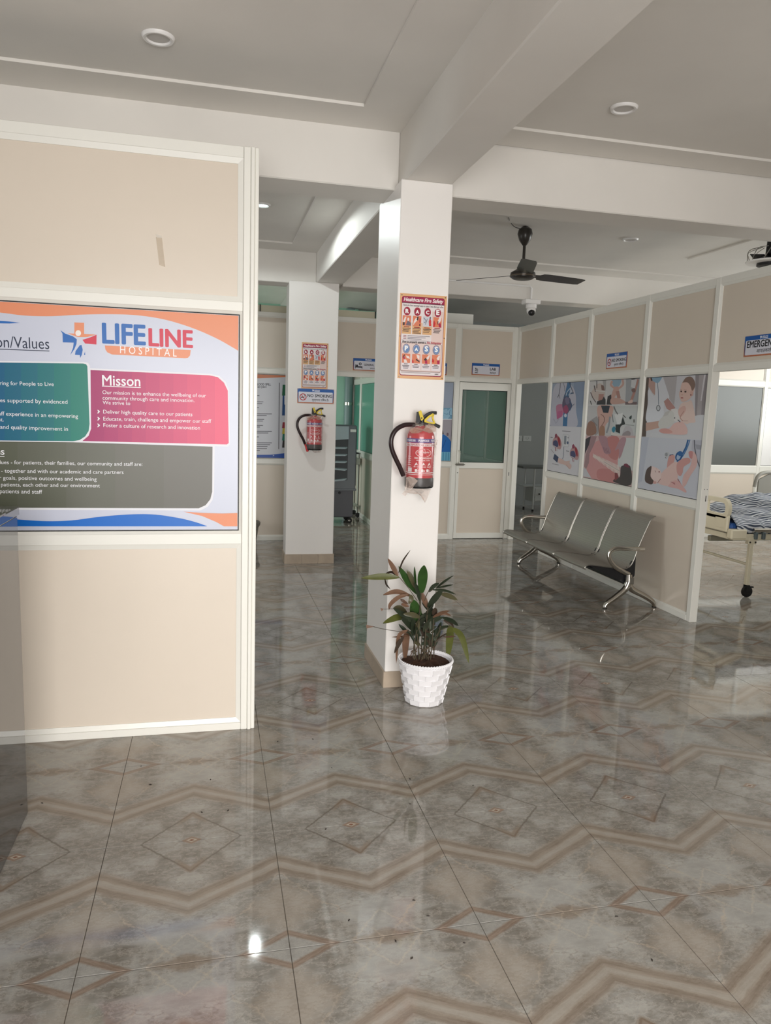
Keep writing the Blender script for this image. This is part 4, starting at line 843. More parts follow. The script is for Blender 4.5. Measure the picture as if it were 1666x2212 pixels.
    # plastic wrapping
    rnd = random.Random(3); m = MB(); n = 40; prof = [(0.079, 1.172), (0.081, 1.20), (0.081, 1.26), (0.080, 1.33), (0.0805, 1.40), (0.082, 1.45), (0.080, 1.478), (0.066, 1.502), (0.040, 1.512)]
    for r, z in prof:
        for j in range(n):
            a = 2*math.pi*j/n; k = r+rnd.uniform(-0.0015, 0.003)*(2.4 if z > 1.44 else 1); m.v.append((cx+k*math.cos(a), cy+k*math.sin(a), z+rnd.uniform(-.003, .003)))
    k = len(prof); m.f = [(i*n+j, i*n+(j+1) % n, (i+1)*n+(j+1) % n, (i+1)*n+j) for i in range(k-1) for j in range(n)]; m.m = [0]*len(m.f)
    bag = done(m, 'plastic_wrap', M_bag, True)
    def crumple(pts, name, mt, sub=3, amp=0.012, off=-0.03):
        P = [Vector(p) for p in pts]; c = sum(P, Vector((0, 0)))/len(P); m = MB(); nP = len(P)
        for kk in range(sub+1):
            for p in P:
                v = Q(*(c+(p-c)*(1-kk/(sub+0.6)))); m.v.append(tuple(v+Vector((rnd.uniform(-.004, .004), off+rnd.uniform(-amp, amp), rnd.uniform(-.003, .003)))))
        for kk in range(sub):
            for j in range(nP): m.f.append((kk*nP+j, kk*nP+(j+1) % nP, (kk+1)*nP+(j+1) % nP, (kk+1)*nP+j))
        m.f.append(tuple(sub*nP+j for j in range(nP))); m.m = [0]*len(m.f); return done(m, name, mt, False)
    if not nozzle:
        crumple([(290, 1500), (360, 1450), (440, 1480), (520, 1570), (470, 1660), (420, 1740), (330, 1820), (270, 1880), (190, 1850), (262, 1780), (268, 1620)], 'crumpled_wrap', M_bag2, off=-0.085)
        crumple([(330, 1840), (440, 1762), (700, 1765), (890, 1762), (835, 1900), (800, 2010), (770, 2080), (745, 1960), (640, 1870), (560, 1830), (440, 1850)], 'crumpled_wrap', M_bag2, off=-0.02)
        crumple([(985, 700), (1075, 715), (1030, 800), (1040, 900), (1010, 1050), (985, 1020), (1000, 860)], 'crumpled_wrap', M_bag2, off=0.01, amp=0.006)
    else:
        crumple([(560, 1760), (720, 1770), (900, 1765), (850, 1830), (700, 1840), (600, 1820)], 'crumpled_wrap', M_bag2, off=-0.02)
    crumple([(400, 440), (560, 420), (690, 470), (800, 360), (900, 390), (945, 420), (930, 520), (800, 560), (690, 500), (560, 540), (420, 560), (385, 500)], 'neck_wrap', film('brownish_plastic_film', (190, 160, 140), 0.55), off=-0.070, amp=0.006)
    return t
extinguisher(0, 0, 0, 'red powder extinguisher in plastic wrap hanging on the near column', False)
extinguisher(-0.117, 3.398, -0.004, 'red powder extinguisher with red hose nozzle on the far column', True)

# ------------------------------------------------------------------ potted plant
pc = Vector((1.133, 3.712, 0))
pt = thing('potted_plant', pc, 'leafy palm with browning leaves in white weave-pattern pot by near column', 'potted plant')
m = MB(); H0, R0, R1 = 0.243, 0.097, 0.146
m.lathe([(R0-0.006, 0.0), (R0, 0.004), (R1-0.002, H0-0.012), (R1-0.010, H0-0.012), (R1-0.016, H0-0.05), (0.05, H0-0.05)], pc, 30)
rows, cols = 7, 12
for r in range(rows):
    z0 = 0.004+(H0-0.026)*r/rows; z1 = 0.004+(H0-0.026)*(r+1)/rows
    for c in range(cols):
        aa = 2*math.pi*(c+0.5*(r % 2))/cols; bb = aa+2*math.pi/cols
        vs = []
        for z, e0, e1 in ((z0+0.001, 0.0065, 0.0015), (z1-0.001, 0.0085, 0.0035)):
            R = R0+(R1-R0)*z/H0
            vs += [(pc.x+(R-0.004)*math.cos(aa), pc.y+(R-0.004)*math.sin(aa), z), (pc.x+(R+e0)*math.cos(aa), pc.y+(R+e0)*math.sin(aa), z), (pc.x+(R+e1)*math.cos(bb), pc.y+(R+e1)*math.sin(bb), z), (pc.x+(R-0.004)*math.cos(bb), pc.y+(R-0.004)*math.sin(bb), z)]
        m.add(vs, [(0, 1, 5, 4), (1, 2, 6, 5), (2, 3, 7, 6), (0, 3, 2, 1), (4, 5, 6, 7)])
M_pot = mat('white_glazed_pot', (238, 236, 238), 0.35)
m.build('pot', M_pot, pt)
m = MB(); nr = 60
for k in range(nr):          # rope-like rim
    a = 2*math.pi*k/nr; b = 2*math.pi*(k+1.6)/nr
    p = lambda q, z: Vector((pc.x+R1*math.cos(q), pc.y+R1*math.sin(q), z))
    m.tube([p(a, H0-0.014), p((a+b)/2, H0-0.006), p(b, H0+0.001)], [0.004, 0.0068, 0.004], 6)
m.build('rim', M_pot, pt, True)
m = MB(); rnd = random.Random(5); n = 22
for k, rr in enumerate((0.133, 0.11, 0.085, 0.055, 0.025)):
    for j in range(n): a = 2*math.pi*j/n; m.v.append((pc.x+rr*math.cos(a), pc.y+rr*math.sin(a), H0-0.024+0.006*k*0.6+rnd.uniform(-.007, .007)))
m.f = [(i*n+j, i*n+(j+1) % n, (i+1)*n+(j+1) % n, (i+1)*n+j) for i in range(4) for j in range(n)]+[tuple(4*n+j for j in range(n))]; m.m = [0]*len(m.f)
m.build('soil', mat('dark_soil', (70, 46, 32), 0.95, noise=0.35, nscale=60, bump=0.6, bscale=90), pt)
LC = {'g': (44, 74, 30), 'd': (46, 54, 40), 'b': (112, 84, 66), 'y': (84, 88, 40), 'o': (84, 80, 56), 'k': (66, 54, 44), 'e': (66, 72, 58)}
ML = {k: mat('leaf_'+k, v, 0.38, noise=0.35, nscale=26) for k, v in LC.items()}
PQ = lambda x, y, off=0.0: onY(780+x/5.529, 1160+y/5.529, pc.y+off)
def leaf(pts, w, c, off=None, tw=0.0):
    r = random.Random(int(pts[0][0]*7+pts[-1][1]*3)); o0 = r.uniform(-0.05, 0.03); o1 = o0+r.uniform(-0.11, 0.07) if off is None else off
    P2 = spline(pts, 6); n = len(P2); m = MB(); wm = w/5.529*0.00235*0.78
    for i, p in enumerate(P2):
        t = i/(n-1); d = (P2[min(i+1, n-1)]-P2[max(i-1, 0)]).normalized(); nn = Vector((-d.y, d.x))
        prof = max(0.03, math.sin(math.pi*min(1, 0.06+t*0.94))**0.65)*wm
        c0 = PQ(p.x, p.y, o0+(o1-o0)*t); U = Vector((nn.x, 0, -nn.y))
        tilt = Vector((0, 0.45+tw, 0))
        m.v += [tuple(c0+(U+tilt).normalized()*prof), tuple(c0+Vector((0, 0.006*prof/wm, -0.002))), tuple(c0-(U+tilt*0.4).normalized()*prof)]
    for i in range(n-1): m.f += [(i*3, i*3+1, i*3+4, i*3+3), (i*3+1, i*3+2, i*3+5, i*3+4)]
    m.m = [0]*len(m.f); m.build('leaf', ML[c], pt, True)
for L in (([(455, 478), (250, 472), (5, 490)], 52, 'y'), ([(445, 465), (390, 370), (320, 255)], 42, 'b'), ([(450, 430), (500, 290), (590, 155)], 16, 'k'), ([(690, 690), (560, 520), (450, 350)], 62, 'g'), ([(650, 610), (600, 480), (548, 390)], 44, 'o'),
          ([(660, 620), (646, 480), (640, 350)], 24, 'g'), ([(730, 665), (742, 480), (755, 335)], 96, 'g'), ([(810, 655), (870, 592), (935, 550)], 44, 'd'), ([(900, 610), (1000, 530), (1105, 460)], 24, 'd'), ([(900, 608), (1010, 588), (1100, 570)], 18, 'd'),
          ([(850, 630), (1000, 640), (1135, 685)], 24, 'd'), ([(960, 680), (1050, 705), (1155, 755)], 46, 'o'), ([(800, 840), (890, 730), (985, 620)], 70, 'd'), ([(795, 840), (760, 750), (708, 630)], 50, 'b'), ([(600, 705), (430, 652), (265, 690)], 40, 'b'),
          ([(560, 690), (450, 720), (355, 800), (335, 870)], 34, 'b'), ([(690, 1010), (655, 880), (620, 745)], 105, 'g'), ([(560, 935), (470, 860), (385, 850)], 56, 'o'), ([(545, 950), (430, 960), (262, 1030)], 54, 'y'), ([(660, 1020), (540, 950), (385, 850)], 48, 'd'),
          ([(625, 1120), (560, 1030), (480, 970)], 48, 'd'), ([(570, 1150), (510, 1095), (450, 1040)], 30, 'd'), ([(560, 1110), (535, 1250), (525, 1495)], 58, 'b'), ([(560, 1112), (450, 1190), (420, 1510)], 30, 'b'), ([(510, 1190), (450, 1280), (398, 1390)], 34, 'k'),
          ([(1062, 1060), (1062, 1200), (1030, 1490)], 64, 'y'), ([(1070, 1080), (1200, 1190), (1290, 1510)], 52, 'y'), ([(970, 960), (1080, 1000), (1165, 1062)], 38, 'd'), ([(990, 990), (1060, 1030), (1110, 1085)], 36, 'k'), ([(860, 960), (960, 910), (1062, 880)], 34, 'b'),
          ([(870, 990), (980, 915), (1075, 940)], 30, 'b'), ([(840, 1145), (960, 1090), (1062, 1060)], 40, 'd'), ([(650, 1245), (690, 1160), (770, 1055)], 46, 'g'), ([(870, 1315), (905, 1190), (960, 1010)], 70, 'd'), ([(860, 1275), (960, 1200), (1050, 1140)], 30, 'k'),
          ([(990, 1195), (1060, 1192), (1135, 1185)], 18, 'b'), ([(600, 1170), (480, 1190), (370, 1195)], 14, 'b'), ([(445, 470), (370, 420), (285, 440)], 22, 'k'),
          ([(285, 500), (305, 570), (350, 622)], 14, 'k'), ([(830, 1060), (850, 960), (815, 890)], 74, 'd'), ([(560, 800), (500, 760), (470, 740)], 26, 'b'), ([(570, 830), (510, 810), (480, 800)], 26, 'b'), ([(590, 690), (600, 740), (570, 800)], 40, 'o'),
          ([(700, 760), (680, 640), (640, 540)], 40, 'd'), ([(760, 1120), (700, 1000), (690, 900)], 50, 'd'), ([(800, 1060), (850, 980), (960, 930)], 50, 'd'), ([(720, 1180), (640, 1080), (560, 1020)], 46, 'd'), ([(700, 960), (620, 930), (500, 920)], 44, 'o'), ([(640, 1250), (600, 1160), (560, 1130)], 34, 'd'), ([(780, 1000), (810, 900), (870, 800)], 36, 'd')):
    leaf(*L)
rq = random.Random(11)
for k in range(34):      # inner foliage
    x0 = rq.uniform(620, 900); y0 = rq.uniform(950, 1330); a = rq.uniform(-1.15, 1.15); ln = rq.uniform(130, 260)
    leaf([(x0, y0), (x0+math.sin(a)*ln*0.5, y0-math.cos(a)*ln*0.55), (x0+math.sin(a)*ln, y0-math.cos(a)*ln*0.9)], rq.uniform(34, 62), rq.choice('ddeedgko'))
for tri in ([(165, 1070), (62, 1048), (66, 1095)], [(275, 858), (232, 850), (246, 888)]):      # dried triangular leaf tips
    MB().extrude([PQ(*p, -0.015) for p in tri], (0, 0.0015, 0)).build('leaf', ML['b'], pt)
ST = mat('dry_stem', (74, 66, 50), 0.7)
for (x0, y0, x1, y1, x2, y2, r) in ((690, 1460, 690, 1100, 720, 660, .0034), (720, 1450, 730, 1050, 700, 760, .0034), (650, 1450, 620, 1200, 560, 1110, .003), (760, 1450, 770, 1150, 800, 840, .0034), (800, 1450, 820, 1200, 830, 900, .003), (830, 1460, 850, 1250, 870, 980, .003), (740, 1460, 760, 1200, 790, 1000, .003), (620, 1440, 640, 1250, 690, 1010, .003), (870, 1440, 880, 1300, 950, 1060, .003), (700, 1460, 680, 1250, 660, 1020, .003), (780, 1470, 790, 1300, 860, 1150, .003), (660, 1470, 640, 1300, 620, 1120, .003), (670, 760, 560, 600, 455, 478, .0018), (600, 860, 430, 858, 275, 862, .0014), (600, 1150, 300, 1105, 150, 1072, .0016), (880, 1200, 960, 1110, 1070, 1070, .002), (760, 760, 800, 660, 860, 625, .002), (810, 1470, 740, 1350, 700, 1270, .0022), (720, 1470, 780, 1330, 850, 1310, .0022)):
    rr = random.Random(x0+y2); a = rr.uniform(-0.05, 0.03)
    pts = [PQ(x0, y0, a), PQ(x1, y1, a-.01), PQ(x2, y2, a-.02)]
    MB().tube(spline(pts, 5), r, 6).build('stem', ST, pt, True)
m = MB(); rr = random.Random(9)
for k in range(26):
    p = PQ(rr.uniform(560, 900), rr.uniform(1340, 1470), rr.uniform(-.06, .04)); m.tube([p, p+Vector((rr.uniform(-.02, .02), rr.uniform(-.01, .01), rr.uniform(.01, .04)))], .0028, 5)
o = m.build('dry_sheaths', mat('dry_sheath', (92, 76, 62), 0.9), pt); o['kind'] = 'stuff'

# ------------------------------------------------------------------ three-seat steel bench
YN, YF = 5.385, 7.15
bn = thing('waiting_bench', (3.38, (YN+YF)/2, 0), 'three-seat perforated steel waiting bench against the right partition', 'bench')
prof = [onY(x, y, YN) for x, y in [(1266, 1231), (1264.7, 1226.5), (1269, 1222.8), (1277, 1221), (1300, 1223.5), (1321, 1226.5), (1340, 1229.5), (1352, 1229), (1363, 1223), (1371, 1209), (1378, 1189), (1389, 1163), (1400, 1139), (1407, 1125), (1413, 1117.5), (1418, 1115.5)]]
PR = [Vector((p.x, p.z)) for p in prof]; PRS = spline(PR, 4); sw = (YF-YN)/3
def perforated():
    m = bpy.data.materials.new('perforated_steel'); m.use_nodes = True; nt = m.node_tree; E.nt = nt; b = nt.nodes['Principled BSDF']
    g = nt.nodes.new('ShaderNodeNewGeometry'); v = nt.nodes.new('ShaderNodeTexVoronoi'); v.inputs['Scale'].default_value = 160; v.inputs['Randomness'].default_value = 0.0
    nt.links.new(g.outputs['Position'], v.inputs['Vector'])
    d = E(v.outputs['Distance']).less(0.22, 0.06)
    nt.links.new(emix(d*0.5, (166, 161, 152), (64, 62, 58)), b.inputs['Base Color']); b.inputs['Metallic'].default_value = 0.55; b.inputs['Roughness'].default_value = 0.4
    return m
M_perf = perforated()
for k in range(3):
    y0 = YN+sw*k+0.008; y1 = YN+sw*(k+1)-0.008; m = MB(); n = len(PRS); T = 0.004
    for side in (0, 1):
        for y in (y0, (y0+y1)/2, y1):
            sag = -0.004 if abs(y-(y0+y1)/2) < .01 else 0
            for i, p in enumerate(PRS):
                t = (PRS[min(i+1, n-1)]-PRS[max(i-1, 0)]).normalized(); nn = Vector((t.y, -t.x))
                q = p+nn*(T*side); m.v.append((q.x, y, q.y+sag))
    for s_ in (0, 1):
        for c in (0, 1):
            o_ = s_*3*n+c*n
            for i in range(n-1): m.f.append((o_+i, o_+i+1, o_+n+i+1, o_+n+i))
    for c in (0, 2):
        for i in range(n-1): m.f.append((c*n+i, c*n+i+1, 3*n+c*n+i+1, 3*n+c*n+i))
    for i in (0, n-1):
        for c in (0, 1): m.f.append((c*n+i, (c+1)*n+i, 3*n+(c+1)*n+i, 3*n+c*n+i))
    m.m = [0]*len(m.f); st = m.build('seat_shell', M_perf, bn, True)
    for y in (y0, y1): MB().tube([(p.x, y, p.y) for p in PRS], 0.0048, 8).build('edge_tube', M_steel, st, True)
    # black gusset plates under each seat
    for y in (y0+0.012, y1-0.028):
        und = [(PR[i].x, PR[i].y-0.004) for i in (3, 4, 5, 6, 7, 8, 9, 10)]
        pts = [(x, y, z) for x, z in und]+[(3.44, y, 0.27), (3.40, y, 0.215), (3.34, y, 0.215), (3.20, y, 0.27)]
        MB().extrude(pts, (0, 0.016, 0)).build('gusset', M_black, st)
MB().bbox(3.345, 3.415, YN+0.0, YF, 0.195, 0.235, 0.004).build('crossbar', M_black, bn)
def leg_frame(y):
    q = lambda pts: [(onY(x_, y_, 5.38).x, y, onY(x_, y_, 5.38).z) for x_, y_ in pts]
    r = lambda a, n: [a]*n
    f = spline(q([(1357, 1258), (1350, 1272), (1330, 1289), (1313, 1301), (1306.5, 1309), (1305.5, 1314)]), 5); MB().tube(f, [0.030-0.014*i/(len(f)-1) for i in range(len(f))], 10).build('leg', M_chrome, bn, True)
    f = spline(q([(1357, 1258), (1364, 1272), (1386, 1284), (1404, 1295), (1411.5, 1303), (1412.5, 1312)]), 5); MB().tube(f, [0.030-0.014*i/(len(f)-1) for i in range(len(f))], 10).build('leg', M_chrome, bn, True)
    f = q([(1357, 1266), (1358, 1250), (1358, 1240)]); MB().tube(f, [0.031, 0.029, 0.026], 12).build('upright', M_chrome, bn, True)
    MB().bbox(3.365, 3.40, y-0.032, y-0.024, 0.21, 0.265, 0.003).build('cap_plate', M_steel, bn)
    f = spline(q([(1359, 1241), (1345, 1234), (1328, 1224), (1317, 1209), (1315.5, 1195), (1323, 1187), (1338, 1184), (1365, 1185.5), (1391, 1186)]), 5)
    MB().tube(f, 0.0125, 10, squash=1.5).build('armrest', M_chrome, bn, True)
    for xx in (0.0,):
        for fx in (q([(1305.8, 1314.5)])[0], q([(1412, 1312.5)])[0]): MB().lathe([(0.018, 0.0), (0.018, 0.008), (0.012, 0.012)], (fx[0], y, 0), 12).build('foot', M_rubber, bn)
leg_frame(YN-0.012); leg_frame(YF+0.005)
# ------------------------------------------------------------------ ceiling fan, cabin fan, security camera, ceiling lights
M_fan = mat('dark_brown_enamel', (46, 42, 38), 0.3)
fc = Vector((2.44, 5.762, 2.69))
fn = thing('ceiling_fan', fc, 'dark brown three-blade ceiling fan hanging left of the right partition', 'ceiling fan')
MB().lathe([(0.020, 3.058), (0.052, 3.035), (0.060, 3.0), (0.045, 2.95), (0.018, 2.915), (0.014, 2.91)], (fc.x, fc.y, 0), 18).build('canopy', M_fan, fn, True)
MB().tube([(fc.x, fc.y, 2.915), (fc.x, fc.y, 2.735)], 0.012, 10).build('down_rod', M_fan, fn, True)
MB().lathe([(0.03, 2.648), (0.075, 2.650), (0.098, 2.664), (0.102, 2.682), (0.098, 2.70), (0.060, 2.722), (0.030, 2.745), (0.02, 2.75)], (fc.x, fc.y, 0), 28).build('motor', M_fan, fn, True)
MB().lathe([(0.099, 2.668), (0.1045, 2.670), (0.1045, 2.676), (0.099, 2.678)], (fc.x, fc.y, 0), 28).build('motor_ring', mat('bronze_ring', (110, 98, 84), 0.3, metal=0.6), fn, True)
tipc = onZ(1150, 548, 2.69); a0 = math.atan2(tipc.y-fc.y, tipc.x-fc.x)
for k in range(3):
    a = a0+k*2*math.pi/3; U = Vector((math.cos(a), math.sin(a), 0)); V = Vector((-U.y, U.x, 0)); pit = math.radians(-11)
    m = MB(); secs = [(0.085, 0.022), (0.15, 0.030), (0.17, 0.058), (0.22, 0.066), (0.38, 0.064), (0.55, 0.060), (0.59, 0.050)]
    for s_ in (0.0, -0.004):
        for d, wv in secs:
            for sg in (-1, 1): p = fc+U*d+V*(wv*sg*math.cos(pit))+Vector((0, 0, wv*sg*math.sin(pit)+s_-0.004)); m.v.append(tuple(p))
    ns = len(secs)
    for i in range(ns-1):
        m.f += [(i*2, i*2+1, i*2+3, i*2+2), (2*ns+i*2, 2*ns+i*2+2, 2*ns+i*2+3, 2*ns+i*2+1), (i*2, i*2+2, 2*ns+i*2+2, 2*ns+i*2), (i*2+1, 2*ns+i*2+1, 2*ns+i*2+3, i*2+3)]
    m.f += [(0, 2*ns, 2*ns+1, 1), (2*ns-2, 2*ns-1, 4*ns-1, 4*ns-2)]; m.m = [0]*len(m.f); m.build('blade', M_fan, fn)
MB().tube(spline([onZ(1099, 470, 3.055), onY(1103, 480, 5.7), onY(1112, 490, 5.74), onY(1124, 494, 5.762)], 6), 0.0025, 6).build('supply_wire', M_black, fn, True)

cp = onZ(1662, 560, 2.80)
cf = thing('cabin_fan', cp, 'wire-caged black cabin fan hanging above the top of right partition', 'fan')
MB().lathe([(0.05, -0.06), (0.085, -0.05), (0.085, 0.0), (0.03, 0.03), (0.02, 0.245)], cp, 16).build('motor', M_black, cf, True)
MB().lathe([(0.10, -0.03), (0.165, -0.028), (0.165, -0.018), (0.10, -0.016)], cp, 24).build('white_ring', M_white, cf, True)
m = MB()
for k in range(10):
    a = 2*math.pi*k/10; m.tube(spline([cp+Vector((0.15*math.cos(a), 0.15*math.sin(a), -0.02)), cp+Vector((0.15*math.cos(a+.3), 0.15*math.sin(a+.3), 0.06)), cp+Vector((0.05*math.cos(a+.6), 0.05*math.sin(a+.6), 0.09))], 4), 0.003, 5)
m.build('wire_cage', M_steel, cf, True)
for k in range(3):
    a = k*2.09; m = MB(); U = Vector((math.cos(a), math.sin(a), 0)); V = Vector((-U.y, U.x, 0)); m.hexa([cp+U*.03+V*.02+Vector((0, 0, .035)), cp+U*.03-V*.02+Vector((0, 0, .025)), cp+U*.13-V*.04+Vector((0, 0, .02)), cp+U*.13+V*.04+Vector((0, 0, .045))], [cp+U*.03+V*.02+Vector((0, 0, .038)), cp+U*.03-V*.02+Vector((0, 0, .028)), cp+U*.13-V*.04+Vector((0, 0, .023)), cp+U*.13+V*.04+Vector((0, 0, .048))]); m.build('blade', M_black, cf)

cc = Vector((3.225, 7.345, 2.70))
cm = thing('security_camera', cc, 'white dome security camera on the underside of far beam', 'camera')
MB().bbox(3.143, 3.307, 7.30, 7.42, 2.702, 2.7495, 0.006).build('junction_box', M_white, cm)
MB().lathe([(0.056, 2.70), (0.056, 2.662), (0.046, 2.655)], (cc.x, 7.35, 0), 20).build('housing', M_white, cm, True)
MB().lathe([(0.0, 2.592), (0.026, 2.598), (0.042, 2.615), (0.048, 2.638), (0.044, 2.658), (0.03, 2.662)], (cc.x, 7.345, 0), 20).build('dome', M_white, cm, True)
MB().lathe([(0.0, -0.060), (0.016, -0.058), (0.028, -0.050), (0.036, -0.034), (0.034, -0.02)], (cc.x-0.004, 7.352, 2.618), 18, axis='y').build('lens', M_black, cm, True)
cd = MB(); cd.tube([(cc.x, 7.362, 2.75), (cc.x, 7.362, 2.865), (cc.x-0.02, 7.362, 2.885), (2.2, 7.362, 2.885)], 0.010, 8); cd.build('conduit', M_white, cm, True)

def downlight(px, py, label, lit=False):
    p = onZ(px, py, 3.058); o = thing('ceiling_light', p, label, 'ceiling light', 'round recessed ceiling lights')
    MB().lathe([(0.044, 0.001), (0.050, -0.010), (0.060, -0.011), (0.066, -0.004), (0.067, 0.0015)], p, 28).build('rim', M_white, o, True)
    m = MB().lathe([(0.0, -0.003), (0.046, -0.003), (0.046, 0.001)], p, 24)
    m.build('diffuser', mat('lit_diffuser', (236, 255, 252), 0.5, emit=1.8) if lit else mat('unlit_diffuser', (200, 196, 192), 0.4), o)
    if lit:
        MB().lathe([(0.0, -0.006), (0.014, -0.006), (0.014, -0.0032)], p, 16).build('led', mat('led_chip', (240, 255, 252), 0.5, emit=14.0), o)
        l = bpy.data.lights.new('downlight_lamp', 'SPOT'); l.energy = 34; l.color = (0.92, 1.0, 0.99); l.shadow_soft_size = 0.012; l.spot_size = math.radians(172); l.spot_blend = 0.15
        lo = bpy.data.objects.new('downlight_lamp', l); C.objects.link(lo); lo.parent = o; lo.location = (0, 0, -0.03)
    return o
downlight(342, 80, 'round ceiling light in the ceiling above the left partition')
downlight(1348, 233, 'round ceiling light in the ceiling right of the long beam')
downlight(1362, 517, 'round ceiling light beyond the ceiling fan')
downlight(566, 442, 'lit round ceiling light between the left partition and columns', True)
# cable casing strip on the ceiling over the emergency partition
o = MB().bbox(4.315, 4.345, 5.30, 6.33, 3.046, 3.0595, 0.002).build('cable_casing', M_ceil, None, base=(4.33, 5.8, 3.05)); tag(o, 'thin cable casing strip on the ceiling over right partition', 'casing')

# ------------------------------------------------------------------ polished granite counter at the left edge
ct = thing('reception_counter', (-1.2, 1.2, 0), 'polished dark grey granite reception counter at the left edge', 'counter')
M_gran = mat('polished_granite', (62, 62, 62), 0.035, noise=0.12, nscale=70, spec=0.5, ior=1.75)
MB().bbox(-1.75, -0.685, -0.9, 2.878, 0.0, 1.150, 0.003).build('body', M_gran, ct)
MB().bbox(-1.77, -0.679, -0.91, 2.884, 1.1505, 1.184, 0.004).build('worktop', M_gran, ct)

# ------------------------------------------------------------------ hospital bed with striped sheet
M_bedc = mat('cream_bed_enamel', (224, 216, 192), 0.4); M_blue = mat('blue_mattress', (60, 104, 178), 0.5)
bd = thing('hospital_bed', (5.5, 6.05, 0), 'cream hospital bed with striped sheet seen through emergency opening', 'bed')
bx0, bx1, by0, by1 = 4.50, 6.45, 5.60, 6.50
for y in (by0, by1): MB().bbox(bx0, bx1, y-0.02, y+0.02, 0.525, 0.58, 0.004).build('side_rail', M_bedc, bd)
for x in (bx0+0.02, bx1-0.02): MB().bbox(x-0.02, x+0.02, by0+0.02, by1-0.02, 0.525, 0.575, 0.004).build('end_rail', M_bedc, bd)
MB().bbox(bx0+0.05, bx1-0.05, by0+0.03, by1-0.03, 0.535, 0.575, 0.004).build('deck', mat('grey_deck', (110, 108, 104), 0.5), bd)
for x in (bx0+0.20, bx1-0.20):
    for y in (by0, by1):
        lg = MB().bbox(x-0.018, x+0.018, y-0.018, y+0.018, 0.115, 0.535, 0.003).build('leg', M_bedc, bd)
        MB().bbox(x-0.042, x+0.042, y-0.024, y+0.024, 0.49, 0.555, 0.004).build('bracket', M_bedc, lg)
        for s_ in (-1, 1): MB().lathe([(0.007, -0.030), (0.008, -0.024)], (x+s_*0.028, y, 0.508), 8, axis='y').build('bolt', M_black, lg)
        w_ = MB(); w_.lathe([(0.030, -0.016), (0.050, -0.013), (0.052, 0.0), (0.050, 0.013), (0.030, 0.016)], (x+0.010, y, 0.0525), 20, axis='y'); w_.bbox(x-0.014, x+0.022, y-0.024, y-0.018, 0.05, 0.115, 0.002); w_.bbox(x-0.014, x+0.022, y+0.018, y+0.024, 0.05, 0.115, 0.002); w_.bbox(x+0.02, x+0.07, y-0.015, y+0.015, 0.088, 0.10, 0.003)
        w_.build('caster', M_rubber, lg)
for x in (bx0+0.20, bx1-0.20): MB().tube([(x, by0, 0.30), (x, by1, 0.30)], 0.013, 8).build('stretcher', M_bedc, bd, True)
MB().bbox(bx0+0.10, bx1-0.1, 6.02, 6.06, 0.44, 0.49, 0.004).build('crank_bar', mat('dull_bed_steel', (150, 146, 128), 0.4, metal=0.3), bd)
# moulded foot board with hand holes: outline in the Y-Z plane, thickness along X
def foot_board(x, name):
    m = MB(); T = 0.035
    def ring(outer, inner):
        n = len(outer); a = [(x, *p) for p in outer]; b = [(x, *p) for p in inner]; a2 = [(x+T, *p) for p in outer]; b2 = [(x+T, *p) for p in inner]
        m.add(a+b+a2+b2, [q for i in range(n) for j in [(i+1) % n] for q in ((i, j, n+j, n+i), (2*n+i, 3*n+i, 3*n+j, 2*n+j), (i, 2*n+i, 2*n+j, j), (n+i, n+j, 3*n+j, 3*n+i))])
    out = []; inn = []
    def rect_pts(y0, y1, z0, z1, r):
        pts = []
        for cx, cy, s0 in ((y1-r, z1-r, 0), (y0+r, z1-r, 90), (y0+r, z0+r, 180), (y1-r, z0+r, 270)):
            for k in range(6): a = math.radians(s0+18*k); pts.append((cx+r*math.cos(a), cy+r*math.sin(a)))
        return pts
    ring(rect_pts(5.64, 5.99, 0.70, 0.885, 0.08), rect_pts(5.685, 5.955, 0.745, 0.845, 0.04))
    ring(rect_pts(6.11, 6.46, 0.70, 0.885, 0.08), rect_pts(6.155, 6.425, 0.745, 0.845, 0.04))
    m.bbox(x, x+T, 5.645, 6.455, 0.585, 0.735, 0.01); m.bbox(x, x+T, 5.93, 6.17, 0.70, 0.885, 0.01); m.bbox(x-0.004, x, 5.68, 5.80, 0.62, 0.71, 0.001)
    m.build(name, M_bedc, bd)
    MB().bbox(x-0.005, x+0.16, 5.565, 5.635, 0.535, 0.625, 0.012).build('corner_bumper', M_bedc, bd)
foot_board(bx0-0.03, 'foot_board'); foot_board(bx1-0.01, 'head_board')
MB().bbox(bx0+0.02, bx1-0.03, by0+0.05, by1-0.05, 0.5755, 0.665, 0.02).build('mattress', M_blue, bd)
def stripes():
    m = bpy.data.materials.new('striped_sheet'); m.use_nodes = True; nt = m.node_tree; E.nt = nt; b = nt.nodes['Principled BSDF']
    g = nt.nodes.new('ShaderNodeNewGeometry'); sp = nt.nodes.new('ShaderNodeSeparateXYZ'); nt.links.new(g.outputs['Position'], sp.inputs[0])
    X, Y, Z = (E(sp.outputs[i]) for i in range(3)); n = enoise(g.outputs['Position'], 3.2, 2)
    ph = (Y*1.0+Z*1.3+X*0.12+(n-0.5)*0.30)*(1/0.042)
    w_ = E.op('PINGPONG', ph+200.0, 0.5)
    k = E.op('SUBTRACT', 0.33, w_); k = E.op('MULTIPLY', k, 9.0, clamp=True)
    nt.links.new(emix(k, (222, 226, 232), (62, 74, 96)), b.inputs['Base Color']); b.inputs['Roughness'].default_value = 0.8
    return m
m = MB(); rr = random.Random(4); nx, ny = 48, 30
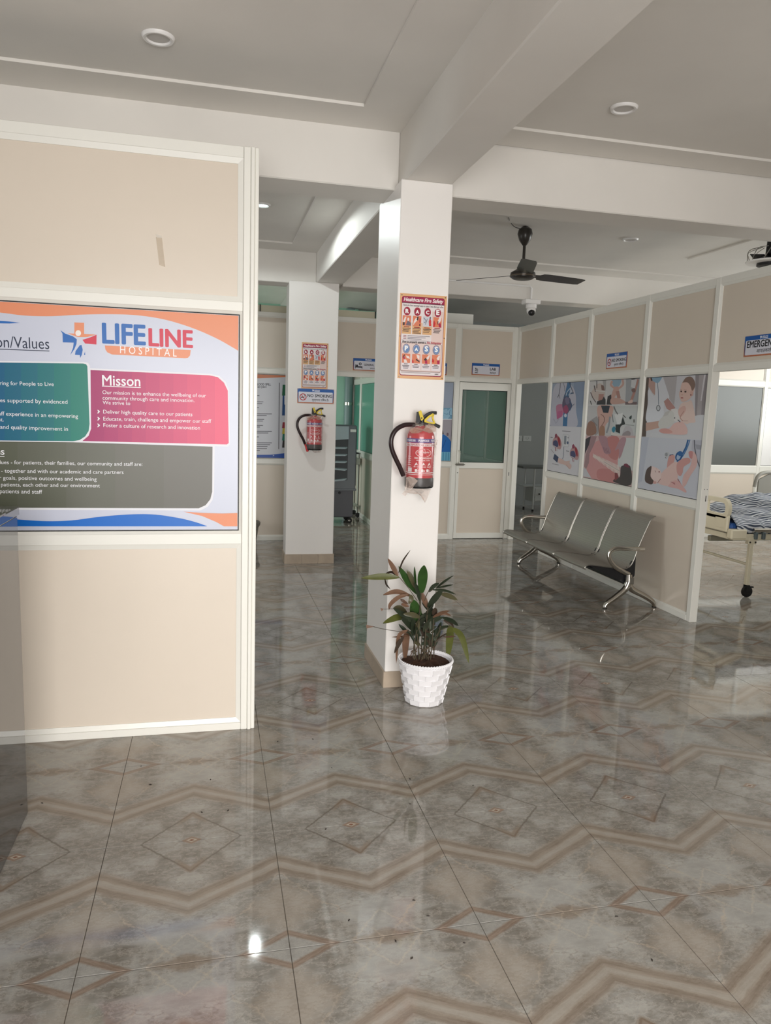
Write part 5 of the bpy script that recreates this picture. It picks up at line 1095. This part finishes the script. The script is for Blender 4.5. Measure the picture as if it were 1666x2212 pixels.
for i in range(nx+1):
    for j in range(ny+1):
        x = bx0+0.035+(bx1-bx0-0.09)*i/nx; v = j/ny; y = by0-0.01+(by1-by0+0.02)*v
        hang = 0.0
        if v < 0.10: hang = (0.10-v)/0.10
        h = 0.712+0.022*math.sin(x*5.0+y*3)+0.012*math.sin(x*17+y*9)+0.008*math.sin(y*31-x*7)+0.13*max(0, min(1, (x-4.75)/0.7))*max(0, min(1, (y-5.85)/0.5))
        if hang > 0: y = by0+0.008-0.02*math.sin(hang*2.4)+0.006*math.sin(x*26); h = 0.700-0.118*hang+0.010*math.sin(x*23)
        m.v.append((x, y, h))
for i in range(nx):
    for j in range(ny): m.f.append((i*(ny+1)+j, (i+1)*(ny+1)+j, (i+1)*(ny+1)+j+1, i*(ny+1)+j+1))
m.m = [0]*len(m.f); o = m.build('sheet', stripes(), bd, True); sm = o.modifiers.new('thickness', 'SOLIDIFY'); sm.thickness = 0.004; sm.offset = -1
MB().tube([(4.70, 5.585, 0.612), (6.3, 5.585, 0.612)], 0.022, 12).build('side_guard_tube', M_chrome, bd, True)
for x in (4.72, 4.80, 5.05): MB().bbox(x-0.014, x+0.014, 5.555, 5.60, 0.535, 0.60, 0.004).build('guard_clamp', mat('grey_clamp', (96, 108, 112), 0.4), bd)
# grey head panel of a further bed behind
hp = thing('bed_panel', (6.35, 7.45, 0), 'grey moulded end panel of a further bed behind striped one', 'bed panel')
m = MB(); q = [onY(x, y, 7.45) for x, y in ((1630, 1052), (1636, 1032), (1646, 1023), (1665, 1020), (1720, 1021), (1760, 1030), (1775, 1054))]
m.tube(spline([(p.x, 7.45, p.z) for p in q], 5), 0.022, 10); m.build('rim', mat('grey_bed_plastic', (176, 174, 166), 0.5), hp, True)
m = MB().extrude([(q[0].x+0.05, 7.45, 0.55), (q[1].x+0.03, 7.45, q[1].z-0.02), (q[3].x, 7.45, q[3].z-0.02), (q[5].x-0.03, 7.45, q[5].z-0.02), (q[6].x-0.05, 7.45, 0.55)], (0, 0.02, 0)); m.build('panel', mat('grey_bed_panel', (158, 156, 148), 0.5), hp)
for x in (q[0].x+0.06, q[6].x-0.06): MB().bbox(x-0.018, x+0.018, 7.45, 7.486, 0.0, 0.60, 0.003).build('leg', M_bedc, hp)

# ------------------------------------------------------------------ general ward: cooler, cart; trolley room
M_cg = mat('cooler_grey', (112, 116, 124), 0.45); M_cl = mat('cooler_pale_grey', (170, 184, 194), 0.4); M_cd = mat('cooler_dark_grey', (64, 66, 72), 0.5)
ck = thing('air_cooler', (1.65, 10.1, 0), 'grey air cooler on casters inside the general ward', 'air cooler')
cx0, cx1, cy0, cy1 = 1.34, 1.915, 9.90, 10.28
MB().bbox(cx0, cx1, cy0, cy1, 0.47, 1.345, 0.012).build('body', M_cg, ck)
MB().bbox(cx0+0.02, cx1-0.02, cy0+0.02, cy1-0.02, 0.085, 0.4695, 0.012).build('water_tank', mat('cooler_tank_grey', (92, 92, 100), 0.45), ck)
MB().bbox(cx0-0.01, cx1+0.012, cy0-0.01, cy1+0.01, 0.455, 0.485, 0.006).build('band', M_cg, ck)
MB().bbox(cx1+0.0005, cx1+0.014, cy0+0.05, cy1-0.03, 0.52, 1.30, 0.004).build('side_grille', M_cd, ck)
MB().bbox(cx0+0.03, 1.80, cy0-0.004, cy0+0.004, 0.60, 1.16, 0.002).build('outlet', M_cd, ck)
m = MB(); m.hexa([(cx0, cy0-0.03, 1.12), (1.80, cy0-0.03, 1.16), (1.80, cy0-0.001, 1.16), (cx0, cy0-0.001, 1.12)], [(cx0, cy0-0.02, 1.33), (1.80, cy0-0.02, 1.33), (1.80, cy0-0.001, 1.33), (cx0, cy0-0.001, 1.33)]); m.build('top_panel', M_cl, ck)
for z, sk in ((1.04, 0), (0.945, 0), (0.85, 0), (0.745, -0.03), (0.615, 0.05)):
    m = MB(); m.hexa([(cx0+0.03, cy0-0.03, z-0.014-sk), (1.76, cy0-0.03, z-0.014), (1.79, cy0-0.004, z-0.004), (cx0+0.03, cy0-0.004, z-0.004-sk)], [(cx0+0.03, cy0-0.03, z+0.004-sk), (1.76, cy0-0.03, z+0.004), (1.79, cy0-0.004, z+0.014), (cx0+0.03, cy0-0.004, z+0.014-sk)]); m.build('louvre', M_cl, ck)
MB().bbox(1.825, 1.905, cy0-0.004, cy0+0.002, 1.255, 1.292, 0.001).build('name_plate', M_white, ck)
MB().lathe([(0.012, -0.02), (0.018, -0.014), (0.018, 0.022)], (1.70, cy0+0.02, 0.425), 12, axis='y').build('water_inlet', M_black, ck)
for x in (cx0+0.08, cx1-0.06):
    for y in (cy0+0.06, cy1-0.06):
        m = MB(); m.lathe([(0.02, -0.012), (0.036, -0.010), (0.036, 0.010), (0.02, 0.012)], (x, y, 0.037), 16, axis='y'); m.bbox(x-0.014, x+0.014, y-0.016, y+0.016, 0.045, 0.084, 0.003); m.build('caster', M_rubber, ck)
MB().lathe([(0.006, -0.015), (0.016, -0.013), (0.016, 0.013), (0.006, 0.015)], (cx1-0.06, cy0+0.06, 0.037), 12, axis='y').build('wheel_hub', M_steel, ck)
# duct pipe in the ward corner
dp = thing('drain_pipe', (2.025, 11.22, 0), 'grey vertical pipe in the corner of the general ward', 'pipe')
MB().lathe([(0.0, 0.0), (0.062, 0.0), (0.062, 3.05), (0.0, 3.05)], (2.025, 11.225, 0), 18).build('pipe', mat('grey_pipe', (128, 150, 150), 0.4), dp, True)
MB().lathe([(0.061, 1.62), (0.068, 1.62), (0.068, 1.66), (0.061, 1.66)], (2.025, 11.225, 0), 18).build('clamp', M_chrome, dp, True)
# small cart beside the cooler
ca = thing('ward_cart', (2.0, 10.62, 0), 'small wheeled cart behind the air cooler', 'cart')
m = MB()
for x in (1.945, 2.075):
    for y in (10.5, 10.78): MB().tube([(x, y, 0.07), (x, y, 0.93)], 0.010, 8).build('post', M_steel, ca, True); MB().lathe([(0.012, -0.012), (0.034, -0.010), (0.034, 0.010), (0.012, 0.012)], (x, y, 0.034), 14, axis='y').build('wheel', M_rubber, ca)
MB().bbox(1.93, 2.09, 10.48, 10.80, 0.77, 0.86, 0.004).build('tray', mat('pale_tray', (170, 176, 164), 0.4), ca)
MB().tube([(1.945, 10.5, 0.93), (2.075, 10.5, 0.93), (2.075, 10.78, 0.93), (1.945, 10.78, 0.93)], 0.008, 8).build('guard_rail', M_black, ca, True)
MB().bbox(1.93, 2.09, 10.48, 10.80, 0.16, 0.175, 0.003).build('shelf', mat('pale_tray', (170, 176, 164), 0.4), ca)
# bedside locker
M_lk = mat('white_locker_enamel', (204, 208, 206), 0.4)
lk = thing('bedside_locker', (5.2, 11.3, 0), 'white metal bedside locker in the room past the back doorway', 'locker')
for x in (4.94, 5.12, 5.46):
    for y in (11.14, 11.50):
        if x == 4.94 and y < 11.3: continue
        MB().tube([(x, y, 0.0), (x, y, 0.70)], 0.014, 8).build('leg', M_lk, lk, True); MB().lathe([(0.017, 0.0), (0.017, 0.03)], (x, y, 0), 10).build('foot', M_rubber, lk)
MB().bbox(4.90, 5.49, 11.11, 11.53, 0.70, 0.735, 0.004).build('top', mat('grey_locker_top', (112, 116, 114), 0.4), lk)
MB().bbox(5.13, 5.45, 11.15, 11.49, 0.15, 0.40, 0.004).build('box', M_lk, lk); d_ = MB().bbox(5.15, 5.43, 11.138, 11.1495, 0.17, 0.38, 0.003).build('drawer_front', M_lk, lk)
MB().lathe([(0.012, -0.022), (0.014, -0.012), (0.008, 0.0)], (5.215, 11.138, 0.285), 12, axis='y').build('knob', M_black, d_)
MB().bbox(4.95, 5.45, 11.15, 11.49, 0.405, 0.415, 0.002).build('shelf', M_lk, lk)
sk = thing('socket_plate', (5.2, 11.895, 1.15), 'white double socket plate on grey wall above the bedside locker', 'socket')
for x in (5.12, 5.285):
    s_ = MB().bbox(x-0.075, x+0.075, 11.888, 11.8995, 1.11, 1.205, 0.003).build('plate', M_lk, sk)
    for ax, az in ((-0.02, 1.165), (0.02, 1.165), (0.0, 1.14)): MB().lathe([(0.006, -0.013), (0.006, 0.0)], (x+ax, 11.90, az), 8, axis='y').build('pin_hole', M_black, s_)

# ------------------------------------------------------------------ small things
ds = thing('waste_bin', (0.42, 8.42, 0), 'silver bin with liner behind the left partition', 'bin')
bp_ = onY(563, 1128, 8.42); cxb = bp_.x-0.15
MB().lathe([(0.0, 0.0), (0.10, 0.0), (0.135, bp_.z-0.01), (0.125, bp_.z-0.012), (0.09, 0.02)], (cxb, 8.42, 0), 22).build('body', M_steel, ds, True)
MB().lathe([(0.133, bp_.z-0.05), (0.146, bp_.z-0.03), (0.15, bp_.z), (0.14, bp_.z+0.012), (0.128, bp_.z-0.02)], (cxb, 8.42, 0), 22).build('liner', mat('bin_liner', (120, 116, 110), 0.4), ds, True)
# strip of old tape on the left partition
tp = [onY(x, y, YL+0.0152) for x, y in ((337, 512), (350, 514), (357, 577), (344, 572))]
m = MB().add(tp, [(0, 1, 2, 3)]); o = m.build('tape_strip', film('yellowed_tape', (222, 206, 184), 0.4, 0.3), None, base=tp[0]); tag(o, 'yellowed strip of tape left on the cream panel above mission board', 'tape')
cu = [onY(x, y, YL+0.0145) for x, y in ((337, 506), (349, 509), (350, 514), (338, 513))]; cu[0].y -= 0.008; cu[1].y -= 0.006
MB().add(cu, [(0, 1, 2, 3)]).build('curled_end', film('clear_tape', (240, 232, 220), 0.75, 0.15), o)
o.modifiers.new('thickness', 'SOLIDIFY').thickness = 0.0003
# dry bits scattered over the floor
M_bit = mat('dry_leaf_bit', (44, 36, 30), 0.8); M_bit2 = mat('white_scrap', (236, 228, 214), 0.7)
base_me = None
for k, (x, y) in enumerate([(436, 1755), (493, 1751), (325, 1695), (455, 1684), (305, 1655), (600, 1602), (676, 1597), (717, 1659), (886, 1683), (886, 1737), (1022, 1697), (894, 1945), (925, 1979), (855, 2033), (890, 2070), (1003, 2037), (1207, 1725), (1332, 1980), (1409, 2074), (754, 1988), (91, 1735), (704, 1791)]):
    p = onZ(x, y, 0.0); r = random.Random(k)
    if base_me is None:
        m = MB(); m.add([(-0.010, 0, 0.0003), (-0.003, 0.004, 0.002), (0.009, 0.001, 0.0012), (0.002, -0.004, 0.0003), (-0.002, 0.0005, 0.0042), (0.003, 0, 0.0046)], [(0, 3, 4), (3, 2, 5), (3, 5, 4), (2, 1, 5), (1, 0, 4), (1, 4, 5), (0, 1, 2, 3)])
        o = m.build('dry_leaf_bit', M_bit); base_me = o.data
    else: o = bpy.data.objects.new('dry_leaf_bit', base_me); C.objects.link(o)
    o.location = p; o.rotation_euler = (0, 0, r.uniform(0, 6.28)); s_ = r.uniform(0.5, 0.85); o.scale = (s_, s_, s_)
    tag(o, 'tiny dark dry leaf bit lying on the tiled floor', 'leaf bit', 'dry leaf bits scattered on the floor')

for o in bpy.data.objects:
    if '_w' in o: del o['_w']
